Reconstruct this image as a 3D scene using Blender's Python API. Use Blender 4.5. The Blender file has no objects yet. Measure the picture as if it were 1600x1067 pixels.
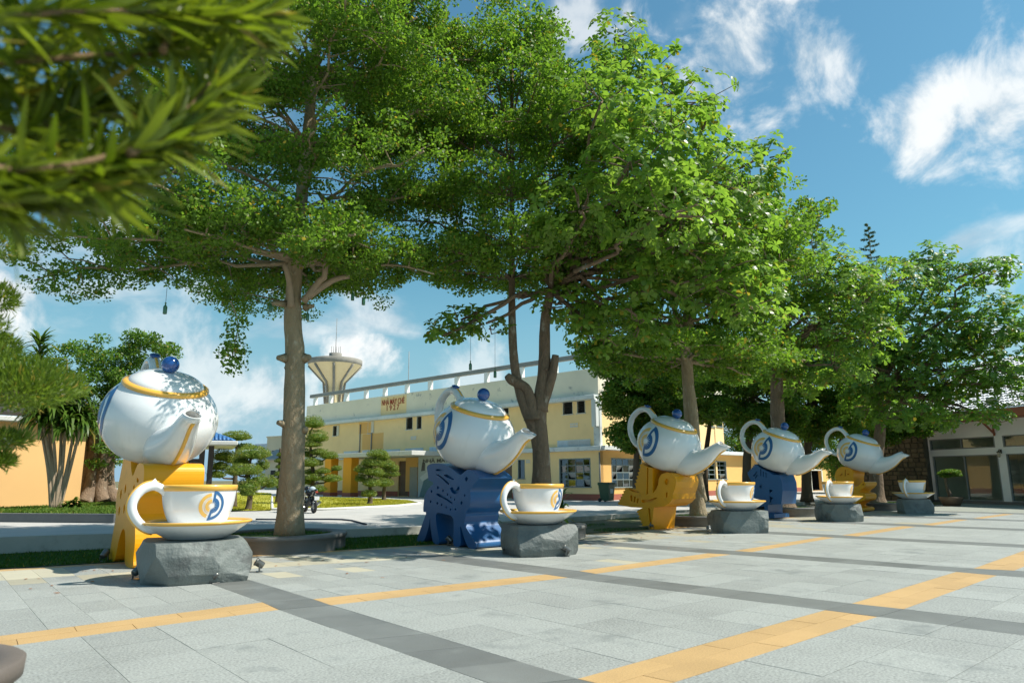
import bpy, bmesh, math, random
import numpy as np
from mathutils import Vector, Matrix
from mathutils.geometry import tessellate_polygon

R = math.radians
rnd = random.Random(7)
nr = np.random.RandomState(11)
S = bpy.context.scene
COL = S.collection

# ------------------------------------------------------------------ camera
FPX, PITCH, YAW, ROLL, EYE = 1100.0, 0.191, 0.7105, -0.0055, 1.45
_fw = Vector((math.sin(YAW) * math.cos(PITCH), math.cos(YAW) * math.cos(PITCH), math.sin(PITCH)))
_rt = Vector((math.cos(YAW), -math.sin(YAW), 0))
_up = _rt.cross(_fw)
CR = math.cos(ROLL) * _rt + math.sin(ROLL) * _up
CU = -math.sin(ROLL) * _rt + math.cos(ROLL) * _up
CF = _fw
EYEV = Vector((0, 0, EYE))
cam = bpy.data.cameras.new('camera')
cam.sensor_width = 36.0
cam.lens = FPX / 1600 * 36.0
cam.clip_start = 0.05
cam.clip_end = 5000
cam.dof.use_dof = True
cam.dof.focus_distance = 16.0
cam.dof.aperture_fstop = 2.6
camo = bpy.data.objects.new('camera', cam)
COL.objects.link(camo)
camo.matrix_world = Matrix(((CR.x, CU.x, -CF.x, 0), (CR.y, CU.y, -CF.y, 0), (CR.z, CU.z, -CF.z, EYE), (0, 0, 0, 1)))
S.camera = camo

# ------------------------------------------------------------------ light
SUN_AZ, SUN_EL = 133.0, 53.0            # azimuth measured from +Y towards +X
sun = bpy.data.lights.new('sun', 'SUN')
sun.energy = 4.3
sun.angle = R(0.53)
sun.color = (1.0, 0.95, 0.86)
suno = bpy.data.objects.new('sun', sun)
COL.objects.link(suno)
sd = Vector((math.sin(R(SUN_AZ)) * math.cos(R(SUN_EL)), math.cos(R(SUN_AZ)) * math.cos(R(SUN_EL)), math.sin(R(SUN_EL))))
suno.rotation_euler = sd.to_track_quat('Z', 'Y').to_euler()
suno.location = (0, 0, 40)

CLOUD_W = 11.2
w = bpy.data.worlds.new('World')
S.world = w
w.use_nodes = True
nt = w.node_tree
nt.nodes.clear()


def N(t, kind, **kw):
    n = t.nodes.new(kind)
    for k, v in kw.items():
        if k == 'inp':
            for a, b in v.items():
                n.inputs[a].default_value = b
        else:
            setattr(n, k, v)
    return n


def MA(t, op, a, b=None, c=None, clamp=False):
    n = t.nodes.new('ShaderNodeMath')
    n.operation = op
    n.use_clamp = clamp
    for i, v in enumerate((a, b, c)):
        if v is None:
            continue
        if isinstance(v, (int, float)):
            n.inputs[i].default_value = v
        else:
            t.links.new(v, n.inputs[i])
    return n.outputs[0]


def smooth(t, v, a, b):
    n = t.nodes.new('ShaderNodeMapRange')
    n.interpolation_type = 'SMOOTHSTEP'
    n.inputs['From Min'].default_value = a
    n.inputs['From Max'].default_value = b
    t.links.new(v, n.inputs['Value'])
    return n.outputs['Result']


def pixdir(x, y):
    return (CF + (x - 800) / FPX * CR + (533.5 - y) / FPX * CU)


out = N(nt, 'ShaderNodeOutputWorld')
bg = N(nt, 'ShaderNodeBackground')
bg.inputs['Strength'].default_value = 0.10
nt.links.new(bg.outputs[0], out.inputs[0])
sky = N(nt, 'ShaderNodeTexSky', sky_type='NISHITA', sun_disc=False)
sky.sun_elevation = R(SUN_EL)
sky.sun_rotation = R(SUN_AZ)
sky.air_density = 1.3
sky.dust_density = 0.7
sky.ozone_density = 1.0
tc = N(nt, 'ShaderNodeTexCoord')
hs = N(nt, 'ShaderNodeMixRGB', blend_type='MULTIPLY', inp={'Fac': 1.0, 'Color2': (0.43, 0.745, 0.76, 1)})
nt.links.new(sky.outputs[0], hs.inputs['Color1'])
# clouds: noise on a flat layer overhead, plus the cumulus banks the photograph shows
sep = N(nt, 'ShaderNodeSeparateXYZ')
nt.links.new(tc.outputs['Generated'], sep.inputs[0])
den = MA(nt, 'ADD', MA(nt, 'MAXIMUM', sep.outputs[2], 0.0), 0.22)
cmb = N(nt, 'ShaderNodeCombineXYZ')
cmb.inputs[2].default_value = CLOUD_W
nt.links.new(MA(nt, 'DIVIDE', sep.outputs[0], den), cmb.inputs[0])
nt.links.new(MA(nt, 'DIVIDE', sep.outputs[1], den), cmb.inputs[1])
n1 = N(nt, 'ShaderNodeTexNoise', inp={'Scale': 1.7, 'Detail': 9.0, 'Roughness': 0.56, 'Distortion': 0.25})
nt.links.new(cmb.outputs[0], n1.inputs['Vector'])
n2 = N(nt, 'ShaderNodeTexNoise', inp={'Scale': 10.0, 'Detail': 9.0, 'Roughness': 0.6, 'Distortion': 0.35})
nt.links.new(tc.outputs['Generated'], n2.inputs['Vector'])
dens = smooth(nt, n1.outputs['Fac'], 0.53, 0.72)
dens = MA(nt, 'MULTIPLY', dens, 0.72)
for px, py, rad, amt in ((1140, 60, 0.115, 0.95), (1265, 85, 0.075, 0.75), (1450, 195, 0.08, 0.9), (1555, 175, 0.08, 0.85), (545, 540, 0.05, 0.95), (590, 545, 0.04, 0.9),
                         (10, 450, 0.09, 1.0), (200, 370, 0.05, 0.75), (330, 590, 0.13, 0.6), (420, 610, 0.09, 0.7), (900, 30, 0.08, 0.6), (1530, 410, 0.06, 0.45), (250, 520, 0.07, 0.4), (760, 590, 0.09, 0.5)):
    d = pixdir(px, py).normalized()
    vm = N(nt, 'ShaderNodeVectorMath', operation='DISTANCE')
    vm.inputs[1].default_value = d
    nt.links.new(tc.outputs['Generated'], vm.inputs[0])
    v = MA(nt, 'SUBTRACT', 1.0, MA(nt, 'DIVIDE', vm.outputs['Value'], rad * 1.02))
    v = MA(nt, 'ADD', v, MA(nt, 'MULTIPLY', MA(nt, 'SUBTRACT', n2.outputs['Fac'], 0.5), 3.4))
    v = MA(nt, 'MULTIPLY', smooth(nt, v, 0.15, 1.0), amt)
    dens = MA(nt, 'MAXIMUM', dens, v)
cl = N(nt, 'ShaderNodeMixRGB', inp={'Color1': (3.6, 4.3, 4.8, 1), 'Color2': (6.7, 6.8, 6.7, 1)})      # thinner and shaded parts greyer
nt.links.new(smooth(nt, n2.outputs['Fac'], 0.36, 0.62), cl.inputs['Fac'])
mx = N(nt, 'ShaderNodeMixRGB')
nt.links.new(cl.outputs[0], mx.inputs['Color2'])
dens = MA(nt, 'MULTIPLY', dens, smooth(nt, sep.outputs[2], 0.01, 0.07))
hz = N(nt, 'ShaderNodeMixRGB', inp={'Color2': (2.2, 3.5, 4.5, 1)})      # paler, slightly hazy towards the horizon
nt.links.new(smooth(nt, sep.outputs[2], 0.30, -0.02), hz.inputs['Fac'])
nt.links.new(hs.outputs[0], hz.inputs['Color1'])
nt.links.new(dens, mx.inputs['Fac'])
nt.links.new(hz.outputs[0], mx.inputs['Color1'])
nt.links.new(mx.outputs[0], bg.inputs['Color'])

S.view_settings.view_transform = 'Standard'
S.view_settings.look = 'None'
S.view_settings.exposure = 0.68
S.view_settings.gamma = 1.0
S.view_settings.use_curve_mapping = False
S.cycles.max_bounces = 8
S.cycles.transparent_max_bounces = 12


# ------------------------------------------------------------------ measuring helpers
def at(x, y, z=0.0):
    """point at height z seen at photo pixel (x, y)"""
    d = pixdir(x, y)
    return EYEV + d * ((z - EYE) / d.z)


def far(x, y, rng):
    """point at horizontal distance rng seen at photo pixel (x, y)"""
    d = pixdir(x, y)
    return EYEV + d * (rng / math.hypot(d.x, d.y))


def on_x(x, y, X):
    d = pixdir(x, y)
    return EYEV + d * (X / d.x)


def on_plane(x, y, p0, n):
    d = pixdir(x, y)
    return EYEV + d * ((p0 - EYEV).dot(n) / d.dot(n))


# ------------------------------------------------------------------ object helpers
def tag(o, label=None, cat=None, group=None, kind=None):
    if label:
        o['label'] = label
    if cat:
        o['category'] = cat
    if group:
        o['group'] = group
    if kind:
        o['kind'] = kind
    return o


def empty(name, loc, rz=0.0):
    o = bpy.data.objects.new(name, None)
    o.empty_display_size = 0.2
    COL.objects.link(o)
    o.location = loc
    o.rotation_euler = (0, 0, rz)
    return o


def thing(name, label, cat, loc=(0, 0, 0), rz=0.0, group=None):
    return tag(empty(name, loc, rz), label, cat, group)


def kids(o):
    return [c for c in bpy.data.objects if c.parent == o]


def copy_tree(o, parent=None):
    c = o.copy()
    COL.objects.link(c)
    if parent:
        c.parent = parent
    for ch in kids(o):
        copy_tree(ch, c)
    return c


class MB:
    """collects shapes and links them as ONE mesh object"""

    def __init__(s):
        s.v, s.f, s.m = [], [], []
        s.sm = []

    def add(s, vs, fs, mi=0, sm=False):
        b = len(s.v)
        s.v += [tuple(v) for v in vs]
        for f in fs:
            s.f.append(tuple(b + i for i in f))
            s.m.append(mi)
            s.sm.append(sm)
        return s

    def box(s, a, b, mi=0, xf=None):
        x0, y0, z0 = a
        x1, y1, z1 = b
        vs = [Vector(p) for p in ((x0, y0, z0), (x1, y0, z0), (x1, y1, z0), (x0, y1, z0), (x0, y0, z1), (x1, y0, z1), (x1, y1, z1), (x0, y1, z1))]
        if xf:
            vs = [xf @ v for v in vs]
        return s.add(vs, [(3, 2, 1, 0), (4, 5, 6, 7), (0, 1, 5, 4), (1, 2, 6, 5), (2, 3, 7, 6), (3, 0, 4, 7)], mi)

    def bbox(s, a, b, bev=0.01, mi=0, xf=None):
        """box with bevelled edges"""
        bm = bmesh.new()
        c = [(a[i] + b[i]) / 2 for i in range(3)]
        d = [abs(b[i] - a[i]) for i in range(3)]
        bmesh.ops.create_cube(bm, size=1)
        for v in bm.verts:
            v.co = Vector((c[0] + v.co.x * d[0], c[1] + v.co.y * d[1], c[2] + v.co.z * d[2]))
        bmesh.ops.bevel(bm, geom=bm.edges[:], offset=min(bev, min(d) * 0.45), segments=1, affect='EDGES')
        vs = [v.co.copy() for v in bm.verts]
        if xf:
            vs = [xf @ v for v in vs]
        bm.verts.index_update()
        s.add(vs, [[v.index for v in f.verts] for f in bm.faces], mi)
        bm.free()
        return s

    def tube(s, pts, rad, n=8, mi=0, cap=True, flat=None, sm=True):
        """tube along pts; rad number, list; flat = (side vector, ratio) squashes the section"""
        pts = [Vector(p) for p in pts]
        if isinstance(rad, (int, float)):
            rad = [rad] * len(pts)
        vs, fs = [], []
        t0 = (pts[1] - pts[0]).normalized()
        ref = Vector((0, 0, 1)) if abs(t0.z) < 0.9 else Vector((1, 0, 0))
        if flat:
            ref = Vector(flat[0])
        u = (ref - t0 * ref.dot(t0)).normalized()
        for i, p in enumerate(pts):
            t = (pts[min(i + 1, len(pts) - 1)] - pts[max(i - 1, 0)]).normalized()
            u = (u - t * u.dot(t)).normalized()
            v = t.cross(u)
            k = flat[1] if flat else 1.0
            for j in range(n):
                a = 2 * math.pi * j / n
                vs.append(p + u * math.cos(a) * rad[i] + v * math.sin(a) * rad[i] * k)
        for i in range(len(pts) - 1):
            for j in range(n):
                k2 = (j + 1) % n
                fs.append((i * n + j, i * n + k2, (i + 1) * n + k2, (i + 1) * n + j))
        s.add(vs, fs, mi, sm)
        if cap:
            b = len(s.v) - len(vs)
            s.f += [tuple(b + j for j in reversed(range(n))), tuple(b + (len(pts) - 1) * n + j for j in range(n))]
            s.m += [mi, mi]
            s.sm += [False, False]
        return s

    def lathe(s, prof, n=32, mi=0, xf=None, sm=True, a0=0.0, a1=2 * math.pi):
        vs, fs = [], []
        full = abs(a1 - a0 - 2 * math.pi) < 1e-6
        m = n if full else n + 1
        for r, z in prof:
            for j in range(m):
                a = a0 + (a1 - a0) * j / n
                vs.append(Vector((r * math.cos(a), r * math.sin(a), z)))
        if xf:
            vs = [xf @ v for v in vs]
        for i in range(len(prof) - 1):
            for j in range(n):
                k = (j + 1) % m
                fs.append((i * m + j, i * m + k, (i + 1) * m + k, (i + 1) * m + j))
        return s.add(vs, fs, mi, sm)

    def ball(s, c, r, n=14, mi=0, xf=None):
        if isinstance(r, (int, float)):
            r = (r, r, r)
        prof = [(math.sin(math.pi * i / n) + 1e-5, -math.cos(math.pi * i / n)) for i in range(n + 1)]
        m = Matrix.Translation(c) @ Matrix.Diagonal((r[0], r[1], r[2], 1))
        return s.lathe(prof, n + 4, mi, (xf @ m) if xf else m)

    def prism(s, outline, holes, to3, d0, d1, depth=0.07, mi=0):
        """extrude a 2D outline between depths d0 (carved face) and d1; holes are recesses cut into the face"""
        def area(p):
            return sum(p[i][0] * p[(i + 1) % len(p)][1] - p[(i + 1) % len(p)][0] * p[i][1] for i in range(len(p)))
        if area(outline) < 0:
            outline = outline[::-1]
        loops = [outline] + [h[::-1] if area(h) > 0 else h for h in holes]
        flat = [p for l in loops for p in l]
        tri = tessellate_polygon([[Vector((p[0], p[1], 0)) for p in l] for l in loops])
        s.add([to3(p[0], p[1], d0) for p in flat], [tuple(t) for t in tri], mi)
        tri2 = tessellate_polygon([[Vector((p[0], p[1], 0)) for p in outline]])
        s.add([to3(p[0], p[1], d1) for p in outline], [tuple(t) for t in tri2], mi)
        for k, l in enumerate(loops):
            n = len(l)
            e = d1 if k == 0 else d0 + (d1 - d0) / abs(d1 - d0) * depth
            s.add([to3(p[0], p[1], d0) for p in l] + [to3(p[0], p[1], e) for p in l], [(i, (i + 1) % n, n + (i + 1) % n, n + i) for i in range(n)], mi)
            if k:
                t3 = tessellate_polygon([[Vector((p[0], p[1], 0)) for p in l]])
                s.add([to3(p[0], p[1], e) for p in l], [tuple(t) for t in t3], mi)
        return s

    def mesh(s, name):
        me = bpy.data.meshes.new(name)
        me.from_pydata(s.v, [], s.f)
        me.polygons.foreach_set('material_index', s.m)
        me.polygons.foreach_set('use_smooth', s.sm)
        bm = bmesh.new()
        bm.from_mesh(me)
        bmesh.ops.recalc_face_normals(bm, faces=bm.faces)
        bm.to_mesh(me)
        bm.free()
        me.update()
        return me

    def build(s, name, mats, parent=None, loc=None):
        me = s.mesh(name)
        for m in (mats if isinstance(mats, (list, tuple)) else [mats]):
            me.materials.append(m)
        return link(name, me, parent, loc)


def link(name, me, parent=None, loc=None):
    o = bpy.data.objects.new(name, me)
    COL.objects.link(o)
    if parent:
        o.parent = parent
    if loc is not None:
        o.location = loc
    return o


def npmesh(name, V, F, mat, parent=None):
    """V (n,3), F (m,k) -> object, fast"""
    me = bpy.data.meshes.new(name)
    V = np.ascontiguousarray(V, dtype=np.float32)
    F = np.ascontiguousarray(F, dtype=np.int32)
    k = F.shape[1]
    me.vertices.add(len(V))
    me.vertices.foreach_set('co', V.ravel())
    me.loops.add(F.size)
    me.loops.foreach_set('vertex_index', F.ravel())
    me.polygons.add(len(F))
    me.polygons.foreach_set('loop_start', np.arange(0, F.size, k, dtype=np.int32))
    me.update(calc_edges=True)
    me.materials.append(mat)
    return link(name, me, parent)


# ------------------------------------------------------------------ materials
def mat(name, col, rough=0.6, var=0.12, scale=3.0, bump=0.0, bscale=40.0, metal=0.0, spec=0.5, speck=0.0, sscale=120.0, coat=0.0,
        island=0.0, bdist=0.02, stain=None, sta=(0.55, 0.75), stscale=1.2, objvar=0.0, coords='pos', stretch=None):
    m = bpy.data.materials.new(name)
    m.use_nodes = True
    t = m.node_tree
    b = t.nodes['Principled BSDF']
    b.inputs['Roughness'].default_value = rough
    b.inputs['Metallic'].default_value = metal
    b.inputs['Specular IOR Level'].default_value = spec
    b.inputs['Coat Weight'].default_value = coat
    b.inputs['Coat Roughness'].default_value = 0.06
    if coords == 'pos':
        vec = N(t, 'ShaderNodeNewGeometry').outputs['Position']
    else:
        vec = N(t, 'ShaderNodeTexCoord').outputs['Object']
    if stretch:
        mp = N(t, 'ShaderNodeMapping')
        mp.inputs['Scale'].default_value = stretch
        t.links.new(vec, mp.inputs[0])
        vec = mp.outputs[0]
    no = N(t, 'ShaderNodeTexNoise', inp={'Scale': scale, 'Detail': 6.0, 'Roughness': 0.6})
    t.links.new(vec, no.inputs['Vector'])
    fac = MA(t, 'MULTIPLY_ADD', MA(t, 'SUBTRACT', no.outputs['Fac'], 0.5), 4 * var, 1.0)
    if speck:
        sp = N(t, 'ShaderNodeTexNoise', inp={'Scale': sscale, 'Detail': 2.0})
        t.links.new(vec, sp.inputs['Vector'])
        fac = MA(t, 'ADD', fac, MA(t, 'MULTIPLY', MA(t, 'SUBTRACT', sp.outputs['Fac'], 0.5), speck * 4))
    if island:
        g = N(t, 'ShaderNodeNewGeometry')
        fac = MA(t, 'ADD', fac, MA(t, 'MULTIPLY', MA(t, 'SUBTRACT', g.outputs['Random Per Island'], 0.5), island * 2))
    if objvar:
        oi = N(t, 'ShaderNodeObjectInfo')
        fac = MA(t, 'ADD', fac, MA(t, 'MULTIPLY', MA(t, 'SUBTRACT', oi.outputs['Random'], 0.5), objvar * 2))
    vm = N(t, 'ShaderNodeVectorMath', operation='SCALE')
    vm.inputs[0].default_value = col[:3]
    t.links.new(fac, vm.inputs['Scale'])
    c = vm.outputs[0]
    if stain:
        s2 = N(t, 'ShaderNodeTexNoise', inp={'Scale': stscale, 'Detail': 8.0, 'Roughness': 0.68})
        t.links.new(vec, s2.inputs['Vector'])
        k = smooth(t, s2.outputs['Fac'], *sta)
        mi = N(t, 'ShaderNodeMixRGB')
        mi.inputs['Color2'].default_value = (*stain, 1)
        t.links.new(k, mi.inputs['Fac'])
        t.links.new(c, mi.inputs['Color1'])
        c = mi.outputs[0]
    t.links.new(c, b.inputs['Base Color'])
    if bump:
        nb = N(t, 'ShaderNodeTexNoise', inp={'Scale': bscale, 'Detail': 5.0, 'Roughness': 0.6})
        t.links.new(vec, nb.inputs['Vector'])
        bp = N(t, 'ShaderNodeBump', inp={'Strength': min(1.0, bump), 'Distance': bdist})
        t.links.new(nb.outputs['Fac'], bp.inputs['Height'])
        t.links.new(bp.outputs[0], b.inputs['Normal'])
    return m


def leafmat(name, col, col2, rough=0.45, trans=0.35, big=0.35):
    """leaf: hue varies leaf by leaf and in soft patches through the crown, light passes through"""
    m = bpy.data.materials.new(name)
    m.use_nodes = True
    t = m.node_tree
    b = t.nodes['Principled BSDF']
    b.inputs['Roughness'].default_value = rough
    b.inputs['Specular IOR Level'].default_value = 0.35
    g = N(t, 'ShaderNodeNewGeometry')
    no = N(t, 'ShaderNodeTexNoise', inp={'Scale': 0.9, 'Detail': 3.0})
    t.links.new(g.outputs['Position'], no.inputs['Vector'])
    f = MA(t, 'ADD', MA(t, 'MULTIPLY', g.outputs['Random Per Island'], 1 - big), MA(t, 'MULTIPLY', no.outputs['Fac'], big), clamp=True)
    mi = N(t, 'ShaderNodeMixRGB', inp={'Color1': (*col, 1), 'Color2': (*col2, 1)})
    t.links.new(f, mi.inputs['Fac'])
    odd = N(t, 'ShaderNodeMixRGB', inp={'Color2': (0.30, 0.24, 0.04, 1)})       # a few yellowing leaves
    t.links.new(smooth(t, g.outputs['Random Per Island'], 0.955, 0.97), odd.inputs['Fac'])
    t.links.new(mi.outputs[0], odd.inputs['Color1'])
    mi = odd
    t.links.new(mi.outputs[0], b.inputs['Base Color'])
    tr = N(t, 'ShaderNodeBsdfTranslucent')
    vm = N(t, 'ShaderNodeMixRGB', blend_type='MULTIPLY', inp={'Fac': 1.0, 'Color2': (1.45, 1.5, 0.8, 1)})
    t.links.new(mi.outputs[0], vm.inputs['Color1'])
    t.links.new(vm.outputs[0], tr.inputs['Color'])
    ms = N(t, 'ShaderNodeMixShader', inp={'Fac': trans})
    t.links.new(b.outputs[0], ms.inputs[1])
    t.links.new(tr.outputs[0], ms.inputs[2])
    t.links.new(ms.outputs[0], t.nodes['Material Output'].inputs['Surface'])
    return m


def glassmat(name, tint=(0.5, 0.55, 0.55), refl=0.25, rough=0.03, gain=0.9):
    m = bpy.data.materials.new(name)
    m.use_nodes = True
    t = m.node_tree
    t.nodes.remove(t.nodes['Principled BSDF'])
    a = N(t, 'ShaderNodeBsdfTransparent', inp={'Color': (*tint, 1)})
    g = N(t, 'ShaderNodeBsdfGlossy', inp={'Roughness': rough, 'Color': (0.9, 0.95, 1, 1)})
    lw_ = N(t, 'ShaderNodeLayerWeight', inp={'Blend': 0.5})
    f = MA(t, 'MULTIPLY_ADD', MA(t, 'POWER', lw_.outputs['Facing'], 4.0), gain, refl + 0.04, clamp=True)
    ms = N(t, 'ShaderNodeMixShader')
    t.links.new(f, ms.inputs[0])
    t.links.new(a.outputs[0], ms.inputs[1])
    t.links.new(g.outputs[0], ms.inputs[2])
    t.links.new(ms.outputs[0], t.nodes['Material Output'].inputs['Surface'])
    return m


K = {}
K['granite'] = mat('grey granite', (0.292, 0.306, 0.285), 0.6, 0.13, 1.1, 0.2, 120, speck=0.42, sscale=48, stain=(0.185, 0.20, 0.19), sta=(0.52, 0.74), stscale=1.1, objvar=0.09, island=0.07)
K['cream'] = mat('cream stone', (0.40, 0.375, 0.28), 0.6, 0.08, 1.3, 0.1, 160, speck=0.06, objvar=0.16)
K['orange_stone'] = mat('orange sandstone', (0.46, 0.30, 0.13), 0.6, 0.10, 1.5, 0.2, 110, speck=0.16, sscale=70, stain=(0.48, 0.29, 0.13), sta=(0.62, 0.82), stscale=2.2, objvar=0.07)
K['dark_stone'] = mat('dark slate slab', (0.155, 0.162, 0.152), 0.5, 0.16, 1.6, 0.15, 120, speck=0.12, sscale=80, stain=(0.21, 0.225, 0.21), sta=(0.55, 0.8), stscale=1.6, objvar=0.14)
K['grout'] = mat('dark grout', (0.26, 0.275, 0.235), 0.9, 0.2, 3)
K['earth'] = mat('earth', (0.16, 0.13, 0.07), 0.95, 0.2, 1.0, 0.4, 20, stain=(0.07, 0.10, 0.03), sta=(0.45, 0.6), stscale=0.6)
K['road'] = mat('grey concrete road', (0.44, 0.43, 0.40), 0.8, 0.10, 0.9, 0.2, 60, speck=0.05, sscale=60, stain=(0.33, 0.34, 0.32), sta=(0.55, 0.8), stscale=0.5)
K['turf'] = mat('turf soil', (0.035, 0.075, 0.012), 0.95, 0.3, 3, 0.6, 60)
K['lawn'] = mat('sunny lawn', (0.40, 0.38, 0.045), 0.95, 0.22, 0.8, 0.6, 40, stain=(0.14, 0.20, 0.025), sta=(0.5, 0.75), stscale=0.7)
K['kerb'] = mat('grey kerb stone', (0.24, 0.24, 0.22), 0.7, 0.15, 1.5, 0.3, 60, stain=(0.14, 0.14, 0.13), sta=(0.5, 0.75), stscale=1.5)
K['kerb_light'] = mat('pale kerb render', (0.42, 0.41, 0.36), 0.8, 0.12, 1.2, 0.3, 50, stain=(0.26, 0.26, 0.22), sta=(0.5, 0.72), stscale=1.4)
K['kerb_dark'] = mat('dark kerb stone', (0.115, 0.12, 0.12), 0.6, 0.15, 2, 0.3, 60)
K['planter'] = mat('granite planter', (0.13, 0.13, 0.122), 0.6, 0.12, 2.0, 0.2, 80, speck=0.08, sscale=90, stain=(0.075, 0.075, 0.07), sta=(0.5, 0.75), stscale=1.1)
K['planter_brown'] = mat('brown stone planter', (0.125, 0.105, 0.09), 0.6, 0.14, 2.0, 0.2, 80, speck=0.06, sscale=90)
K['rock'] = mat('grey green boulder', (0.150, 0.168, 0.155), 0.6, 0.24, 2.2, 0.7, 18, speck=0.04, sscale=60, objvar=0.14, stain=(0.085, 0.09, 0.085), sta=(0.52, 0.66), stscale=1.3)
K['white'] = mat('glossy white enamel', (0.76, 0.775, 0.765), 0.22, 0.02, 1.0, 0.02, 3, coat=0.5, coords='obj', stain=(0.64, 0.655, 0.62), sta=(0.56, 0.85), stscale=4.0, stretch=(1, 1, 0.16))
K['cupwhite'] = mat('white cup enamel', (0.78, 0.79, 0.785), 0.24, 0.02, 1.0, 0.015, 3, coat=0.4, coords='obj', stain=(0.68, 0.69, 0.66), sta=(0.56, 0.85), stscale=6.0, stretch=(1, 1, 0.18))
K['gold'] = mat('orange trim enamel', (0.80, 0.44, 0.07), 0.28, 0.05, 3.0, coat=0.3, coords='obj')
K['logo_gold'] = mat('orange emblem paint', (0.85, 0.50, 0.11), 0.35, 0.03, 3.0, coords='obj')
K['logo_blue'] = mat('blue emblem paint', (0.03, 0.13, 0.31), 0.35, 0.03, 3.0, coords='obj')
K['knob'] = mat('blue glazed knob', (0.012, 0.07, 0.26), 0.16, 0.10, 6.0, 0.03, 10, coat=0.8, coords='obj')
K['blue'] = mat('blue painted sheet', (0.008, 0.090, 0.245), 0.38, 0.10, 2.0, 0.06, 9, coat=0.05)
K['yellow'] = mat('yellow painted sheet', (0.78, 0.34, 0.004), 0.36, 0.07, 2.0, 0.06, 9, spec=0.35, coat=0.0, stain=(0.60, 0.27, 0.012), sta=(0.55, 0.75), stscale=2.0)
K['spotmetal'] = mat('spotlight metal', (0.16, 0.16, 0.15), 0.35, 0.1, 8, metal=0.7)
K['black'] = mat('black rubber', (0.018, 0.018, 0.018), 0.6, 0.2, 8)
K['blackgloss'] = mat('black gloss paint', (0.015, 0.015, 0.017), 0.2, 0.1, 8, coat=0.6)
K['chrome'] = mat('bright metal', (0.6, 0.6, 0.6), 0.2, 0.05, 8, metal=1.0)
K['plate'] = mat('white plate', (0.7, 0.7, 0.7), 0.5, 0.05, 8)
K['bark'] = mat('tan bark', (0.34, 0.265, 0.165), 0.9, 0.18, 5.0, 1.0, 16, bdist=0.06, stain=(0.47, 0.42, 0.32), sta=(0.56, 0.72), stscale=7.0, stretch=(1, 1, 0.45))
K['bark_grey'] = mat('grey brown bark', (0.20, 0.14, 0.09), 0.9, 0.28, 4.0, 1.0, 15, bdist=0.08, stain=(0.40, 0.36, 0.29), sta=(0.55, 0.70), stscale=3.0, stretch=(1, 1, 0.5))
K['twig'] = mat('brown twig', (0.20, 0.125, 0.06), 0.85, 0.2, 12.0, 0.5, 60)
K['bark_dark'] = mat('dark bark', (0.10, 0.075, 0.05), 0.9, 0.2, 4.0, 0.8, 20, stretch=(1, 1, 0.5))
K['bark_pale'] = mat('pale cane bark', (0.33, 0.25, 0.17), 0.85, 0.15, 6.0, 0.5, 30)
K['leaf_fine'] = leafmat('fine green leaf', (0.072, 0.160, 0.020), (0.205, 0.330, 0.045), trans=0.55)
K['leaf_big'] = leafmat('broad green leaf', (0.085, 0.185, 0.030), (0.250, 0.370, 0.065), rough=0.36, trans=0.52, big=0.2)
K['leaf_big2'] = leafmat('broad dark leaf', (0.066, 0.160, 0.026), (0.200, 0.325, 0.055), rough=0.36, trans=0.5, big=0.2)
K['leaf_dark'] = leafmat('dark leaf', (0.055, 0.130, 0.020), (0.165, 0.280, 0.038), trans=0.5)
K['leaf_con'] = leafmat('conifer needle', (0.030, 0.068, 0.016), (0.085, 0.145, 0.030), trans=0.3)
K['leaf_bonsai'] = leafmat('clipped pine leaf', (0.105, 0.165, 0.022), (0.250, 0.310, 0.055), trans=0.3, big=0.3)
K['leaf_clip'] = leafmat('narrow clipped leaf', (0.060, 0.115, 0.010), (0.185, 0.260, 0.030), rough=0.4, trans=0.4, big=0.3)
K['leaf_yew'] = leafmat('narrow bright leaf', (0.065, 0.108, 0.007), (0.215, 0.265, 0.022), rough=0.36, trans=0.45, big=0.2)
K['leaf_long'] = leafmat('long strap leaf', (0.035, 0.090, 0.010), (0.13, 0.21, 0.03), rough=0.35, trans=0.35, big=0.2)
K['leaf_dry'] = leafmat('dry russet leaf', (0.28, 0.10, 0.04), (0.45, 0.20, 0.08), trans=0.3)
K['grass'] = leafmat('short green grass', (0.025, 0.085, 0.008), (0.075, 0.16, 0.018), rough=0.6, trans=0.3)
K['wall_y'] = mat('faded yellow render', (0.94, 0.69, 0.34), 0.85, 0.08, 0.6, 0.1, 30, stain=(0.55, 0.43, 0.24), sta=(0.60, 0.80), stscale=0.8)
K['wall_o'] = mat('orange yellow render', (0.80, 0.47, 0.15), 0.85, 0.05, 0.6, 0.1, 30)
K['wall_orange'] = mat('bright orange render', (0.85, 0.37, 0.02), 0.8, 0.05, 0.6, 0.05, 30)
K['wall_peach'] = mat('peach render', (0.78, 0.47, 0.19), 0.85, 0.05, 0.5, 0.08, 30)
K['fascia'] = mat('stained cream parapet', (0.84, 0.77, 0.60), 0.9, 0.08, 0.5, 0.15, 25, stain=(0.28, 0.28, 0.27), sta=(0.565, 0.68), stscale=0.75)
K['ledge'] = mat('weathered pale blue concrete', (0.66, 0.70, 0.68), 0.85, 0.12, 1.0, 0.15, 30, stain=(0.33, 0.36, 0.37), sta=(0.55, 0.75), stscale=1.6)
K['base_red'] = mat('dull red plinth', (0.36, 0.11, 0.07), 0.8, 0.12, 1.0)
K['conc'] = mat('pale concrete', (0.60, 0.60, 0.56), 0.85, 0.1, 1.2, stain=(0.34, 0.34, 0.32), sta=(0.56, 0.75), stscale=1.2)
K['conc_grey'] = mat('dark concrete', (0.26, 0.27, 0.26), 0.85, 0.15, 1.2)
K['frame_grey'] = mat('grey window bars', (0.20, 0.25, 0.25), 0.6, 0.1, 3)
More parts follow.
